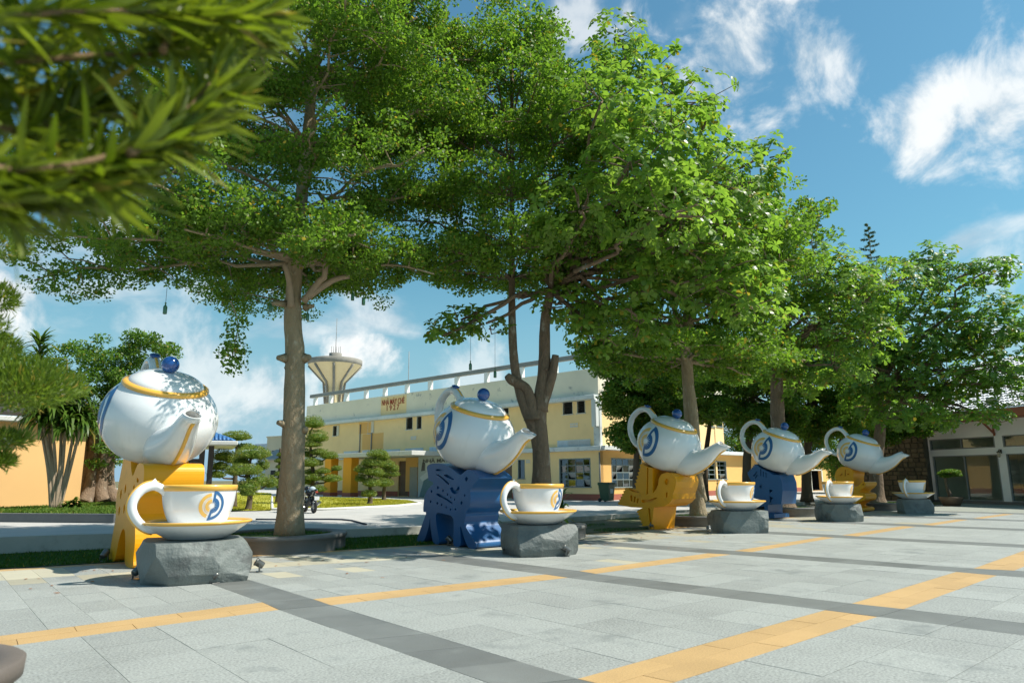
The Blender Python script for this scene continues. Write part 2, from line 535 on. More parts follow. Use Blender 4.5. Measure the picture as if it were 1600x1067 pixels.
K['frame_pale'] = mat('pale window frame', (0.62, 0.60, 0.50), 0.7, 0.1, 3)
K['louvre'] = mat('dark louvre slat', (0.035, 0.035, 0.03), 0.6, 0.2, 6)
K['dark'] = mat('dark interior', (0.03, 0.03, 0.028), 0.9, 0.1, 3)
K['room'] = mat('grey room wall', (0.75, 0.74, 0.68), 0.9, 0.1, 0.8)
K['glass'] = glassmat('window glass', (0.13, 0.16, 0.16), 0.10)
K['glass_door'] = glassmat('shop glass', (0.82, 0.83, 0.78), 0.0, gain=0.55)
K['pane_pale'] = mat('pale open pane', (0.50, 0.52, 0.52), 0.3, 0.1, 4)
K['vent'] = mat('pale blue vent block', (0.55, 0.62, 0.66), 0.8, 0.1, 4)
K['red_text'] = mat('red lettering', (0.42, 0.06, 0.025), 0.7, 0.1, 4)
K['grey_text'] = mat('dark grey lettering', (0.10, 0.11, 0.115), 0.7, 0.1, 4)
K['mural_bg'] = mat('pale blue sign board', (0.45, 0.52, 0.54), 0.6, 0.05, 2)
K['mural_a'] = mat('teal mural paint', (0.10, 0.20, 0.23), 0.6, 0.1, 2)
K['mural_b'] = mat('white mural paint', (0.62, 0.68, 0.70), 0.6, 0.08, 2)
K['door_brown'] = mat('brown door', (0.16, 0.10, 0.06), 0.6, 0.15, 3)
K['door_grey'] = mat('grey door', (0.36, 0.37, 0.34), 0.6, 0.1, 3)
K['tower_cream'] = mat('cream tower concrete', (0.78, 0.64, 0.38), 0.85, 0.08, 0.8, stain=(0.42, 0.36, 0.24), sta=(0.56, 0.76), stscale=0.5)
K['tower_dark'] = mat('weathered tower rim', (0.26, 0.245, 0.21), 0.9, 0.2, 1.2)
K['far_beige'] = mat('far beige wall', (0.50, 0.46, 0.32), 0.9, 0.06, 0.5)
K['far_blue'] = mat('far pale blue wall', (0.38, 0.46, 0.52), 0.9, 0.06, 0.5)
K['roof_blue'] = mat('blue roof tile', (0.05, 0.16, 0.36), 0.5, 0.12, 3)
K['wood_dark'] = mat('dark timber', (0.045, 0.035, 0.03), 0.6, 0.2, 4)
K['wall_white'] = mat('white render', (0.88, 0.88, 0.85), 0.8, 0.04, 0.5, 0.05, 30)
K['roof_white'] = mat('pale roof tile', (0.66, 0.68, 0.68), 0.6, 0.07, 1.2, island=0.06)
K['eave_brown'] = mat('red brown eave board', (0.36, 0.12, 0.055), 0.6, 0.12, 2)
K['stonewall'] = mat('rubble stone', (0.13, 0.095, 0.055), 0.85, 0.3, 3.0, 0.5, 20, objvar=0.35, stain=(0.08, 0.09, 0.04), sta=(0.52, 0.7), stscale=2.0)
K['mortar'] = mat('dark mortar', (0.10, 0.085, 0.06), 0.9, 0.2, 3)
K['bin'] = mat('green plastic', (0.015, 0.075, 0.035), 0.4, 0.1, 4)
K['bottle'] = mat('green bottle glass', (0.05, 0.14, 0.06), 0.15, 0.1, 4, coat=0.5)
K['pot_white'] = mat('white pot', (0.68, 0.67, 0.63), 0.5, 0.05, 4)
K['hose'] = mat('dark hose', (0.03, 0.035, 0.05), 0.5, 0.1, 4)
K['lamp_glass'] = mat('lantern glass', (0.45, 0.40, 0.28), 0.3, 0.1, 4)
# ================================================================== SETTING
RZ = 0.15        # height of the service road behind the sculptures
g = MB().add([(-900, -900, -0.35), (900, -900, -0.35), (900, 900, -0.35), (-900, 900, -0.35)], [(0, 1, 2, 3)]).build('ground', K['earth'])
tag(g, kind='structure')


def sheet(name, pts, m, z=None):
    vs = [Vector((p[0], p[1], z if z is not None else p[2])) for p in pts]
    o = MB().add(vs, [tuple(range(len(vs)))]).build(name, m)
    return tag(o, kind='structure')


# ---------------- plaza of stone slabs, laid out on the crossings of its bands
rowA = {1: ((410, 940.5), (436, 952), (489, 935.5), (517.5, 945)), 2: ((852, 897), (887.5, 902), (905, 891.5), (931, 896)),
        3: ((1106, 864), (1142, 866), (1147, 860.2), (1175, 862)), 4: ((1285, 838.4), (1304, 839.6), (1316, 835.8), (1340, 837.5)),
        5: ((1410, 821.4), (1431, 822.6), (1441, 819.3), (1458, 820.6)), 6: ((1495, 811), (1513, 811.8), (1520, 809.2), (1535, 810))}
rowB = {2: ((1289.4, 952.8), (1371.4, 963), (1331, 942.3), (1412, 951)), 3: ((1494, 893), (1558, 898.6), (1521, 887.6), (1584.7, 891))}


def v2(p):
    q = at(*p)
    return Vector((q.x, q.y))


cols = []        # per band edge: (A-top, A-bottom, B-top, B-bottom)
offs = []
for k in (2, 3):
    for i in (0, 2):
        offs.append((v2(rowB[k][i]) - v2(rowA[k][i]), v2(rowB[k][i + 1]) - v2(rowA[k][i])))
oT = sum((o[0] for o in offs), Vector((0, 0))) / 4
oB = sum((o[1] for o in offs), Vector((0, 0))) / 4
for k in range(1, 7):
    for i in (0, 2):
        a, b = v2(rowA[k][i]), v2(rowA[k][i + 1])
        if k in rowB:
            c, d = v2(rowB[k][i]), v2(rowB[k][i + 1])
        elif k == 1:
            r1 = v2((902.5, 1060))
            sh = r1 - v2(rowA[1][2])
            c = a + sh
            d = c + (oB - oT)
        else:
            c, d = a + oT, a + oB
        cols.append((a, b, c, d))
bw = (cols[1][0] - cols[0][0]).length
cell = cols[4][0] - cols[2][0]
for s in range(3):
    L0, R0 = cols[0], cols[1]
    step = Vector((4.5, 0.0))
    cols = [tuple(p - step for p in L0), tuple(p - step for p in R0)] + cols
for s in range(1):
    step = Vector((5.0, 0.0))
    cols = cols + [tuple(p + step for p in cols[-2]), tuple(p + step for p in cols[-1])]


FARX = [-30, 1.5, 4.5, 7.5, 10, 14, 17, 24, 30, 45]
FARY = [15.4, 15.0, 14.35, 13.7, 13.35, 13.2, 13.0, 13.4, 13.6, 13.8]


def yfar(x):
    return float(np.interp(x, FARX, FARY))


def lines_of(c):
    a, b, cc, d = c
    u = (a - cc).normalized()
    top = a.copy()
    for _ in range(6):
        top = a + u * ((yfar(top.x) - a.y) / u.y)
    t1 = a + (top - a) * (1 - 2.3 / (top - a).length)
    t2 = a + (top - a) * (1 - 0.28 / (top - a).length)
    n1 = d - u * 6.5
    n2 = n1 - u * 0.5
    n3 = n2 - u * 14
    return [top, t2, t1, a, b, cc, d, n1, n2, n3]


LN = [lines_of(c) for c in cols]
slabs = []      # (name, 4 corners, distance)


def patch(c0, c1, r0, r1, nx, ny, kind, bond=False):
    p00, p10, p01, p11 = LN[c0][r0], LN[c1][r0], LN[c0][r1], LN[c1][r1]

    def P(s, t):
        return (p00 * (1 - s) + p10 * s) * (1 - t) + (p01 * (1 - s) + p11 * s) * t
    for j in range(ny):
        edges = [i / nx for i in range(nx + 1)]
        if bond and j % 2:
            edges = [0] + [(i + .5) / nx for i in range(nx)] + [1]
        for i in range(len(edges) - 1):
            s0, s1, t0, t1 = edges[i], edges[i + 1], j / ny, (j + 1) / ny
            q = [P(s0, t0), P(s1, t0), P(s1, t1), P(s0, t1)]
            c = sum(q, Vector((0, 0))) / 4
            kk = kind(c) if callable(kind) else kind
            slabs.append((kk, q, c.length, c))


def creamy(c):
    return 'cream_slab' if rnd.random() < 0.7 else 'granite_slab'


NC = len(cols)
for i in range(NC - 1):
    band = i % 2 == 0
    wid = (LN[i + 1][3] - LN[i][3]).length
    if band:
        for r in range(1, 9):
            ln = (LN[i][r + 1] - LN[i][r]).length
            patch(i, i + 1, r, r + 1, 1 if r not in (2, 4, 6) else 1, max(1, round(ln / 0.62)), 'dark_slab')
        patch(i, i + 1, 0, 1, 1, 1, 'orange_slab')
    else:
        n4, n6 = max(1, round(wid / 0.42)), max(1, round(wid / 0.65))
        patch(i, i + 1, 0, 1, max(1, n4 // 2), 1, 'orange_slab')
        patch(i, i + 1, 1, 2, n4, 3, creamy)
        ln = (LN[i][3] - LN[i][2]).length
        patch(i, i + 1, 2, 3, n4, max(1, round(ln / 0.8)), lambda c: 'cream_slab' if rnd.random() < 0.06 else 'granite_slab')
        patch(i, i + 1, 3, 4, max(1, round(wid / 0.9)), 2, 'orange_slab', True)
        patch(i, i + 1, 4, 5, n6, 6, 'granite_slab')
        patch(i, i + 1, 5, 6, max(1, round(wid / 0.75)), 2, 'orange_slab', True)
        patch(i, i + 1, 6, 7, n6, 10, 'granite_slab')
        patch(i, i + 1, 7, 8, max(1, round(wid / 0.75)), 1, 'orange_slab')
        patch(i, i + 1, 8, 9, n6, 12, 'granite_slab')
plaza = tag(empty('plaza', (0, 0, 0)), kind='structure')
bed = MB().add([(-40, -30, -0.012), (52, -30, -0.012), (52, 17, -0.012), (-40, 17, -0.012)], [(0, 1, 2, 3)]).build('bed', K['grout'], plaza)
SM = {'granite_slab': K['granite'], 'cream_slab': K['cream'], 'orange_slab': K['orange_stone'], 'dark_slab': K['dark_stone']}


def slab_mb(mb, q, z=0.0):
    c = sum(q, Vector((0, 0))) / 4
    vs = []
    for p in q:
        d = (p - c)
        l = d.length
        e = p - d / l * 0.0032
        vs.append((e.x, e.y, z))
    for p in list(vs):
        vs.append((p[0], p[1], -0.011))
    mb.add(vs, [(0, 1, 2, 3), (0, 4, 5, 1), (1, 5, 6, 2), (2, 6, 7, 3), (3, 7, 4, 0)])


def inview(c):
    d = Vector((c.x, c.y, 0)) - EYEV
    z = d.dot(CF)
    if z < 0.5:
        return False
    x, y = 800 + FPX * d.dot(CR) / z, 533.5 - FPX * d.dot(CU) / z
    return -60 < x < 1660 and y < 1110


for nm in SM:
    mine = sorted([s for s in slabs if s[0] == nm], key=lambda s: (not inview(s[3]), s[2]))
    rest = MB()
    for n, (_, q, d, c) in enumerate(mine):
        if n < 290 and inview(c) and d < 17:
            mb = MB()
            slab_mb(mb, q, rnd.uniform(-0.0012, 0.0012))
            mb.build(nm, SM[nm], plaza)
        else:
            slab_mb(rest, q)
    if rest.v:
        tag(rest.build(nm.replace('slab', 'slab_field'), SM[nm], plaza), kind='stuff')

# ---------------- turf strip, low wall, road
WALLY = [(-30, 20.0), (2.0, 17.6), (10.5, 15.9), (17, 16.6), (27, 17.5), (45, 19)]


def ywall(x):
    return float(np.interp(x, [p[0] for p in WALLY], [p[1] for p in WALLY]))


xs = np.linspace(-30, 44, 75)
turf = MB()
for i in range(len(xs) - 1):
    a, b = xs[i], xs[i + 1]
    turf.add([(a, yfar(a) + 0.004, 0.0), (b, yfar(b) + 0.004, 0.0), (b, ywall(b), 0.02), (a, ywall(a), 0.02)], [(0, 1, 2, 3)])
tag(turf.build('turf_strip', K['turf']), kind='structure')
# grass blades in the strip
nb = 60000
bx = nr.uniform(-3, 26, nb)
by0 = np.interp(bx, FARX, FARY) + 0.03
by1 = np.interp(bx, [p[0] for p in WALLY], [p[1] for p in WALLY]) - 0.02
by = by0 + (by1 - by0) * nr.uniform(0, 1, nb)
# bare, leaf-littered earth where the trees shade the strip on the right
keep = (bx < 11.5) | ((np.sin(bx * 1.7) + np.sin(by * 2.3 + bx) > 0.6) & (nr.uniform(0, 1, nb) < 0.7))
bx, by = bx[keep], by[keep]
nb = len(bx)


def blades(bx, by, bz, h0, h1, wd):
    n = len(bx)
    a = nr.uniform(0, 6.283, n)
    h = nr.uniform(h0, h1, n)
    lx, ly = nr.normal(0, 0.45, n) * h, nr.normal(0, 0.45, n) * h
    V = np.zeros((n, 3, 3))
    V[:, 0] = np.stack([bx - np.cos(a) * wd, by - np.sin(a) * wd, bz], -1)
    V[:, 1] = np.stack([bx + np.cos(a) * wd, by + np.sin(a) * wd, bz], -1)
    V[:, 2] = np.stack([bx + lx, by + ly, bz + h], -1)
    return V.reshape(-1, 3), np.arange(n * 3).reshape(-1, 3)


V, F = blades(bx, by, np.full(nb, 0.0), 0.03, 0.075, 0.012)
tag(npmesh('strip_grass', V, F, K['grass']), 'short dark green grass growing in the strip behind the teapots', 'grass', kind='stuff')
ea = MB()
for i in range(len(xs) - 1):
    a, b = xs[i], xs[i + 1]
    if a > 11.3:
        ea.add([(a, yfar(a) + 0.02, 0.014), (b, yfar(b) + 0.02, 0.014), (b, ywall(b), 0.03), (a, ywall(a), 0.03)], [(0, 1, 2, 3)])
tag(ea.build('bare_earth', K['earth']), kind='structure')

lw = MB()
for i in range(len(xs) - 1):
    a, b = xs[i], xs[i + 1]
    if b > 44:
        continue
    h0, h1 = (float(np.interp(t, [-10, 3, 9, 20, 44], [0.36, 0.34, 0.22, 0.17, 0.16])) for t in (a, b))
    ya, yb = ywall(a), ywall(b)
    lw.add([(a, ya, -0.05), (b, yb, -0.05), (b, yb, h1), (a, ya, h0), (a, ya + .16, -0.05), (b, yb + .16, -0.05), (b, yb + .16, h1), (a, ya + .16, h0)],
           [(0, 1, 2, 3), (3, 2, 6, 7), (5, 4, 7, 6)] + ([(0, 3, 7, 4)] if i == 0 else []))
tag(lw.build('low_wall', K['kerb_light']), 'long low pale concrete wall between grass strip and road', 'wall')
road = MB()
for i in range(len(xs) - 1):
    a, b = xs[i], xs[i + 1]
    road.add([(a, ywall(a) + .16, RZ), (b, ywall(b) + .16, RZ), (b, 60, RZ), (a, 60, RZ)], [(0, 1, 2, 3)])
road.add([(44, 17, RZ), (90, 17, RZ), (90, 60, RZ), (44, 60, RZ)], [(0, 1, 2, 3)])
road.add([(-30, 60, RZ), (90, 60, RZ), (90, 130, RZ), (-30, 130, RZ)], [(0, 1, 2, 3)])
tag(road.build('road', K['road']), kind='structure')


# lawns on the far side of the road
def lawn(name, pix, z, m=None, kerb=True):
    pts = [at(x, y, z) for x, y in pix]
    o = sheet(name, pts, m or K['lawn'])
    return pts


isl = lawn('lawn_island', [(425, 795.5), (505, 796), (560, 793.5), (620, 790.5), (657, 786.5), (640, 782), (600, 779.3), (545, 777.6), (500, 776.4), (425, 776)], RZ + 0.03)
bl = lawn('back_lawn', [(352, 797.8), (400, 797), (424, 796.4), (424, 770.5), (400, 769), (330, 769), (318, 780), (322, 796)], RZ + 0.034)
mbk = MB()
mbk.tube([p + Vector((0, 0, -0.0)) for p in isl] + [isl[0]], 0.07, 5, cap=False)
tag(mbk.build('lawn_kerb', K['conc']), 'thin pale kerb curving round the sunny lawn island', 'kerb')
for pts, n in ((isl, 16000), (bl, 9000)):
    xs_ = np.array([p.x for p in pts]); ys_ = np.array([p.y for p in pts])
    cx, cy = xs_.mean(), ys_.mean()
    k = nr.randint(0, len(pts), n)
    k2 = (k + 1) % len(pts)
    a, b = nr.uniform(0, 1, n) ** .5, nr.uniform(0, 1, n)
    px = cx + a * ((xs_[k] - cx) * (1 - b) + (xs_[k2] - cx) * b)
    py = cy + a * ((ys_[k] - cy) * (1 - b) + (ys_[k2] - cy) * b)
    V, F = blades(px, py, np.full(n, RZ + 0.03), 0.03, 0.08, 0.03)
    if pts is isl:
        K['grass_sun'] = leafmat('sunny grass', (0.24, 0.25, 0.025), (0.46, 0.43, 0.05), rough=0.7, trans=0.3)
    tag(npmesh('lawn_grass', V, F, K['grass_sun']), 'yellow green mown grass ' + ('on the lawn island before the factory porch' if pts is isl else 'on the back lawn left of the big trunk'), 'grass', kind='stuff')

# left terrace: dark kerb and raised lawn in front of the peach building
t0, t1 = at(-260, 800, 0.42), at(178, 803, 0.42)
dirx = (t1 - t0).normalized()
nrm = Vector((-dirx.y, dirx.x, 0))
mb = MB()
for q0, q1 in ((t0, t1),):
    mb.add([Vector((q0.x, q0.y, .1)), Vector((q1.x, q1.y, .1)), Vector((q1.x, q1.y, .42)), Vector((q0.x, q0.y, .42)),
            Vector((q0.x, q0.y, .1)) + nrm * .3, Vector((q1.x, q1.y, .1)) + nrm * .3, Vector((q1.x, q1.y, .42)) + nrm * .3, Vector((q0.x, q0.y, .42)) + nrm * .3],
           [(0, 1, 2, 3), (3, 2, 6, 7), (1, 5, 6, 2), (0, 3, 7, 4)])
tag(mb.build('terrace_kerb', K['kerb_dark']), 'dark stone kerb edging the raised lawn at left', 'kerb')
tray = Vector((t1.x, t1.y, 0)).normalized()
tl = [t0 + nrm * .3, t1 + nrm * .3, t1 + tray * 14, t0 + nrm * 14]
sheet('terrace_lawn', [Vector((p.x, p.y, .40)) for p in tl], K['turf'])
n = 22000
a, b = nr.uniform(0, 1, n), nr.uniform(0, 1, n) ** 1.3
px = tl[0].x + (tl[1].x - tl[0].x) * a + (nrm.x * (1 - a) + tray.x * a) * b * 13
py = tl[0].y + (tl[1].y - tl[0].y) * a + (nrm.y * (1 - a) + tray.y * a) * b * 13
V, F = blades(px, py, np.full(n, .39), 0.05, 0.12, 0.03)
K['grass_mid'] = leafmat('terrace grass', (0.06, 0.13, 0.012), (0.14, 0.22, 0.025), rough=0.7, trans=0.3)
tag(npmesh('terrace_grass', V, F, K['grass_mid']), 'green grass on the raised lawn below the peach wall', 'grass', kind='stuff')
hose = MB().tube([at(x, y, RZ + .02) for x, y in ((400, 811), (440, 811.5), (475, 811), (515, 811), (535, 811.5), (550, 813), (572, 819))], 0.03, 6)
tag(hose.build('garden_hose', K['hose']), 'dark hose lying across the grey road behind the trunk', 'hose')
# ================================================================== TEAPOTS, STANDS, CUPS
def prof_r(prof, z):
    for (r0, z0), (r1, z1) in zip(prof, prof[1:]):
        if z0 <= z <= z1:
            return r0 + (r1 - r0) * (z - z0) / (z1 - z0 + 1e-9)
    return prof[-1][0]


def catmull(pts, n=4):
    pts = [Vector(p) for p in pts]
    out = []
    for i in range(len(pts) - 1):
        p0, p1, p2, p3 = pts[max(i - 1, 0)], pts[i], pts[i + 1], pts[min(i + 2, len(pts) - 1)]
        for k in range(n):
            t = k / n
            out.append(0.5 * ((2 * p1) + (-p0 + p2) * t + (2 * p0 - 5 * p1 + 4 * p2 - p3) * t * t + (-p0 + 3 * p1 - 3 * p2 + p3) * t ** 3))
    out.append(pts[-1])
    return out


def smooth_prof(prof, n=5):
    return [(max(p[0], 1e-4), p[1]) for p in catmull([(a, b, 0) for a, b in prof], n)]


def emblem_parts(to3):
    """the two half discs round a sun; (x, y) unit coordinates -> surface by to3"""
    def star(a):
        k = (a / (2 * math.pi / 14)) % 1.0
        return 0.17 + 0.22 * (1 - abs(2 * k - 1)) ** 2.0

    def strip(mb, r0, r1, a0, a1, na, nrad):
        vs, fs = [], []
        for i in range(na + 1):
            a = a0 + (a1 - a0) * i / na
            ra, rb = (r0(a) if callable(r0) else r0), (r1(a) if callable(r1) else r1)
            for j in range(nrad + 1):
                r = ra + (rb - ra) * j / nrad
                vs.append(to3(r * math.cos(a), r * math.sin(a)))
        for i in range(na):
            for j in range(nrad):
                b = i * (nrad + 1) + j
                fs.append((b, b + 1, b + nrad + 2, b + nrad + 1))
        mb.add(vs, fs, 0, True)
    up_, dn = R(86), R(-100)
    outer = lambda a: 0.93 + 0.14 * (abs(a - R(-7)) / R(93)) ** 2
    blue = MB()
    strip(blue, lambda a: outer(a) - .21, outer, dn, up_, 48, 2)
    strip(blue, star, 0.56, dn, up_, 168, 3)
    for s, a in ((1, up_), (-1, dn)):      # the bars along the dividing line
        wdt = lambda r: 0.17 / max(r, .2)
        vs, fs = [], []
        for i in range(9):
            r = 0.53 + (0.90 - 0.53) * i / 8
            for j in range(3):
                aa = a - s * wdt(r) * j / 2
                vs.append(to3(r * math.cos(aa), r * math.sin(aa)))
        for i in range(8):
            for j in range(2):
                b = i * 3 + j
                fs.append((b, b + 1, b + 4, b + 3))
        blue.add(vs, fs, 0, True)
    gold = MB()
    a0, a1 = R(98), R(251)
    strip(gold, 0.66, 0.90, a0, a1, 48, 2)
    strip(gold, star, 0.47, a0, a1, 154, 3)
    strip(gold, 0.545, 0.575, a0, a1, 40, 1)
    return blue, gold


BODY = smooth_prof([(0.02, -.74), (.42, -.73), (.70, -.61), (.90, -.36), (.985, -.08), (.985, .14), (.90, .38), (.76, .56), (.66, .645)], 6)
LID = smooth_prof([(.645, .655), (.60, .74), (.46, .83), (.25, .885), (.05, .90)], 5)


def make_teapot(scale, group):
    t = thing('teapot', 'x', 'teapot', group=group)
    b = MB().lathe([(r * scale, z * scale) for r, z in BODY], 64)
    b.build('body', K['white'], t)
    MB().lathe([(r * scale, z * scale) for r, z in LID], 56).build('lid', K['white'], t)
    MB().lathe([(r * scale, z * scale) for r, z in ((.655, .60), (.72, .60), (.735, .63), (.725, .665), (.68, .69), (.63, .69), (.62, .66))], 64).build('lid_ring', K['gold'], t)
    MB().ball((0, 0, 1.035 * scale), .155 * scale, 20).lathe([(.07 * scale, .86 * scale), (.05 * scale, .93 * scale)], 16).build('knob', K['knob'], t)
    # spout with an open, flared mouth
    c = catmull([(0, -.60, -.30), (0, -.92, -.20), (0, -1.22, -.03), (0, -1.47, .20), (0, -1.66, .46), (0, -1.84, .64)], 4)
    n = len(c)
    rad = [float(np.interp(i / (n - 1), [0, .2, .45, .7, .88, 1], [.42, .40, .29, .20, .155, .150])) * scale for i in range(n)]
    sp = MB().tube([p * scale for p in c], rad, 22, cap=False)
    ax = (c[-1] - c[-2]).normalized()
    lo = Vector((0, -ax.z, ax.y))
    lo = lo if lo.z < 0 else -lo
    for q_ in range((n - 1) * 22, n * 22):           # lower lip pushed out, mouth looks up
        v_ = Vector(sp.v[q_])
        k_ = (v_ - c[-1] * scale).dot(lo) / rad[-1]
        sp.v[q_] = tuple(v_ + ax * (k_ * .16 + .02) * scale)
    inner = [p * scale for p in c[-6:]]
    sp.tube(inner, [r * .80 for r in rad[-6:]], 22, cap=False)
    for q_ in range(n * 22 + 5 * 22, n * 22 + 6 * 22):
        v_ = Vector(sp.v[q_])
        k_ = (v_ - c[-1] * scale).dot(lo) / rad[-1]
        sp.v[q_] = tuple(v_ + ax * (k_ * .16 + .02) * scale)
    b0 = (n - 1) * 22
    k0 = n * 22 + 5 * 22
    sp.f += [(b0 + j, b0 + (j + 1) % 22, k0 + (j + 1) % 22, k0 + j) for j in range(22)]
    sp.m += [0] * 22
    sp.sm += [False] * 22
    spo = sp.build('spout', K['white'], t)
    MB().tube(inner[:2], [rad[-6] * .79, rad[-6] * .79], 16).build('spout_dark_plug', K['dark'], spo)  # dark plug, its colour standing for the shade down the spout
    st, so = [], []
    for i, p in enumerate(c[3:]):
        i += 3
        tg = (c[min(i + 1, n - 1)] - c[i - 1]).normalized()
        nn = Vector((0, -tg.z, tg.y))
        nn = nn if nn.z < 0 else -nn
        st.append(p * scale + nn * (rad[i] - 0.004))
    MB().tube(st, .033 * scale, 8).build('spout_stripe', K['gold'], spo)
    # handle loop
    h = catmull([(0, .62, .50), (0, .86, .70), (0, 1.16, .82), (0, 1.46, .70), (0, 1.66, .40), (0, 1.66, .08), (0, 1.50, -.20), (0, 1.22, -.38), (0, .88, -.36)], 4)
    hr = [float(np.interp(i / (len(h) - 1), [0, .12, .5, .9, 1], [.16, .125, .11, .11, .16])) * scale for i in range(len(h))]
    ho = MB().tube([p * scale for p in h], hr, 14, flat=((1, 0, 0), .72)).build('handle', K['white'], t)
    hs_ = []
    for i, p in enumerate(h[4:-3]):
        i += 4
        tg = (h[i + 1] - h[i - 1]).normalized()
        nn = Vector((0, -tg.z, tg.y))
        ctr = Vector((0, 1.15, .2))
        nn = nn if nn.dot(p - ctr) > 0 else -nn
        hs_.append(p * scale + nn * (hr[i] * .72 - .002))
    MB().tube(hs_, .028 * scale, 6).build('handle_stripe', K['gold'], ho)
    MB().ball((0, 1.17 * scale, .93 * scale), (.10 * scale, .12 * scale, .045 * scale), 10).build('thumb_rest', K['knob'], ho)

    # emblem on the -X side
    er = .47 * scale
    a0 = math.pi - R(9)

    def to3(x, y, off=.006):
        z = y * er * .98 + .07 * scale
        r = prof_r(BODY, z / scale) * scale + off
        a = a0 + x * er / r          # seen from outside, +x runs towards the spout
        return Vector((r * math.cos(a), r * math.sin(a), z))
    blue, gold = emblem_parts(to3)
    eo = blue.build('emblem_blue_half', K['logo_blue'], t)
    gold.build('emblem_orange_half', K['logo_gold'], t)
    return t


def place_teapot(i, px, py, X, scale, tilt, label, rz=0.0):
    p = on_x(px, py, X)
    t = make_teapot(scale, 'giant teapots on painted animal stands')
    t['label'] = label
    t.location = p
    t.rotation_mode = 'XYZ'
    t.rotation_euler = (R(tilt), 0, R(rz))
    return t


POTS = [(250, 655, 3.62, 1.02, 21, 'nearest and largest white teapot, on the yellow stand at far left'),
        (741, 681, 9.80, 0.935, 20, 'white teapot with blue and orange emblem resting on the carved blue deer'),
        (1045, 696, 16.75, 0.92, 21, 'white teapot resting on the yellow bird with outspread wings'),
        (1215, 705, 23.75, 0.905, 21, 'white teapot resting on the spiky blue rooster stand'),
        (1343, 709, 30.4, 0.895, 21, 'farthest and smallest white teapot, over the yellow bird with forked beak')]
for i, (px, py, X, sc, ti, lb) in enumerate(POTS):
    place_teapot(i, px, py, X, sc, ti, lb)


# ---------------- animal stands: outlines carved out of a thick slab
def stand(name, label, cat, m, X0, X1, outline, holes, depth=.07):
    """outline in (Y, z) metres"""
    cy = sum(p[0] for p in outline) / len(outline)
    t = thing(name, label, cat, (X0, cy, 0), group='painted animal stands under the teapots')
    mb = MB().prism([(p[0] - cy, p[1]) for p in outline], [[(p[0] - cy, p[1]) for p in h] for h in holes], lambda a, b, d: Vector((d, a, b)), 0.0, X1 - X0, depth)
    o = mb.build('carved_body', m, t)
    return t, o, cy


def tr(pts, ox, oy, f, X0):
    r = []
    for x, y in pts:
        p = on_x(ox + x * f, oy + y * f, X0)
        r.append((p.y, max(p.z, 0.0)))
    return r


def chaikin(p, k=2):
    for _ in range(k):
        q = []
        for a, b in zip(p, p[1:] + p[:1]):
            q += [(a[0] * .78 + b[0] * .22, a[1] * .78 + b[1] * .22), (a[0] * .22 + b[0] * .78, a[1] * .22 + b[1] * .78)]
        p = q
    return p


# blue deer (second teapot)
X0 = 9.3
deer = [(105, 185), (125, 160), (180, 147), (250, 150), (310, 175), (360, 205), (400, 238), (430, 262), (455, 250), (480, 225), (510, 207), (545, 220), (590, 258), (625, 290), (600, 318),
        (570, 352), (545, 385), (528, 420), (535, 470), (535, 530), (515, 590), (480, 640), (488, 665), (480, 700), (470, 740), (522, 830), (588, 925), (588, 990), (508, 984), (462, 850), (433, 742),
        (436, 860), (440, 968), (362, 962), (368, 850), (370, 668), (280, 645), (205, 628), (192, 665), (205, 790), (238, 942), (165, 938), (140, 770), (137, 668), (128, 760), (78, 925), (6, 920), (8, 895),
        (55, 760), (98, 645), (98, 625), (70, 625), (72, 560), (82, 480), (104, 420), (140, 375), (178, 346), (150, 322), (120, 318), (116, 255), (112, 235)]
dh = [[(190, 205), (245, 205), (275, 222), (200, 224)], [(262, 262), (310, 255), (370, 300), (372, 314), (310, 290)], [(330, 388), (362, 378), (372, 415), (398, 405), (410, 375), (428, 380), (420, 430), (385, 452), (350, 435)],
      [(195, 440), (240, 448), (300, 490), (365, 538), (345, 542), (275, 495), (205, 466)], [(480, 290), (497, 275), (510, 300), (495, 330), (482, 315)],
      [(185, 250), (230, 262), (330, 345), (318, 362), (240, 285)]]
for cx, cy, r_ in ((152, 424, 13), (214, 388, 14), (265, 415, 12), (308, 453, 10), (340, 482, 9), (377, 503, 9), (143, 523, 12), (209, 540, 13), (250, 553, 12), (295, 578, 11), (338, 600, 10), (387, 598, 11), (446, 537, 16), (476, 462, 11)):
    dh.append([(cx, cy - r_ * 1.5), (cx + r_ * .8, cy), (cx, cy + r_ * 1.3), (cx - r_ * .8, cy)])
st2, _, _ = stand('deer_stand', 'blue deer shaped stand with carved antlers under second teapot', 'animal stand', K['blue'], X0, X0 + .92,
                  chaikin(tr(deer, 650, 700, .1594, X0)), [chaikin(tr(h, 650, 700, .1594, X0), 1) for h in dh])

# yellow bird (third teapot)
X0 = 16.25


def saw(p, q, n, d):
    """serrated edge from p to q; teeth d to the left of travel"""
    p, q = Vector(p), Vector(q)
    t = (q - p) / n
    nn = Vector((t.y, -t.x)).normalized() * d
    r = []
    for i in range(n):
        r += [tuple(p + t * i), tuple(p + t * (i + .55) + nn)]
    return r


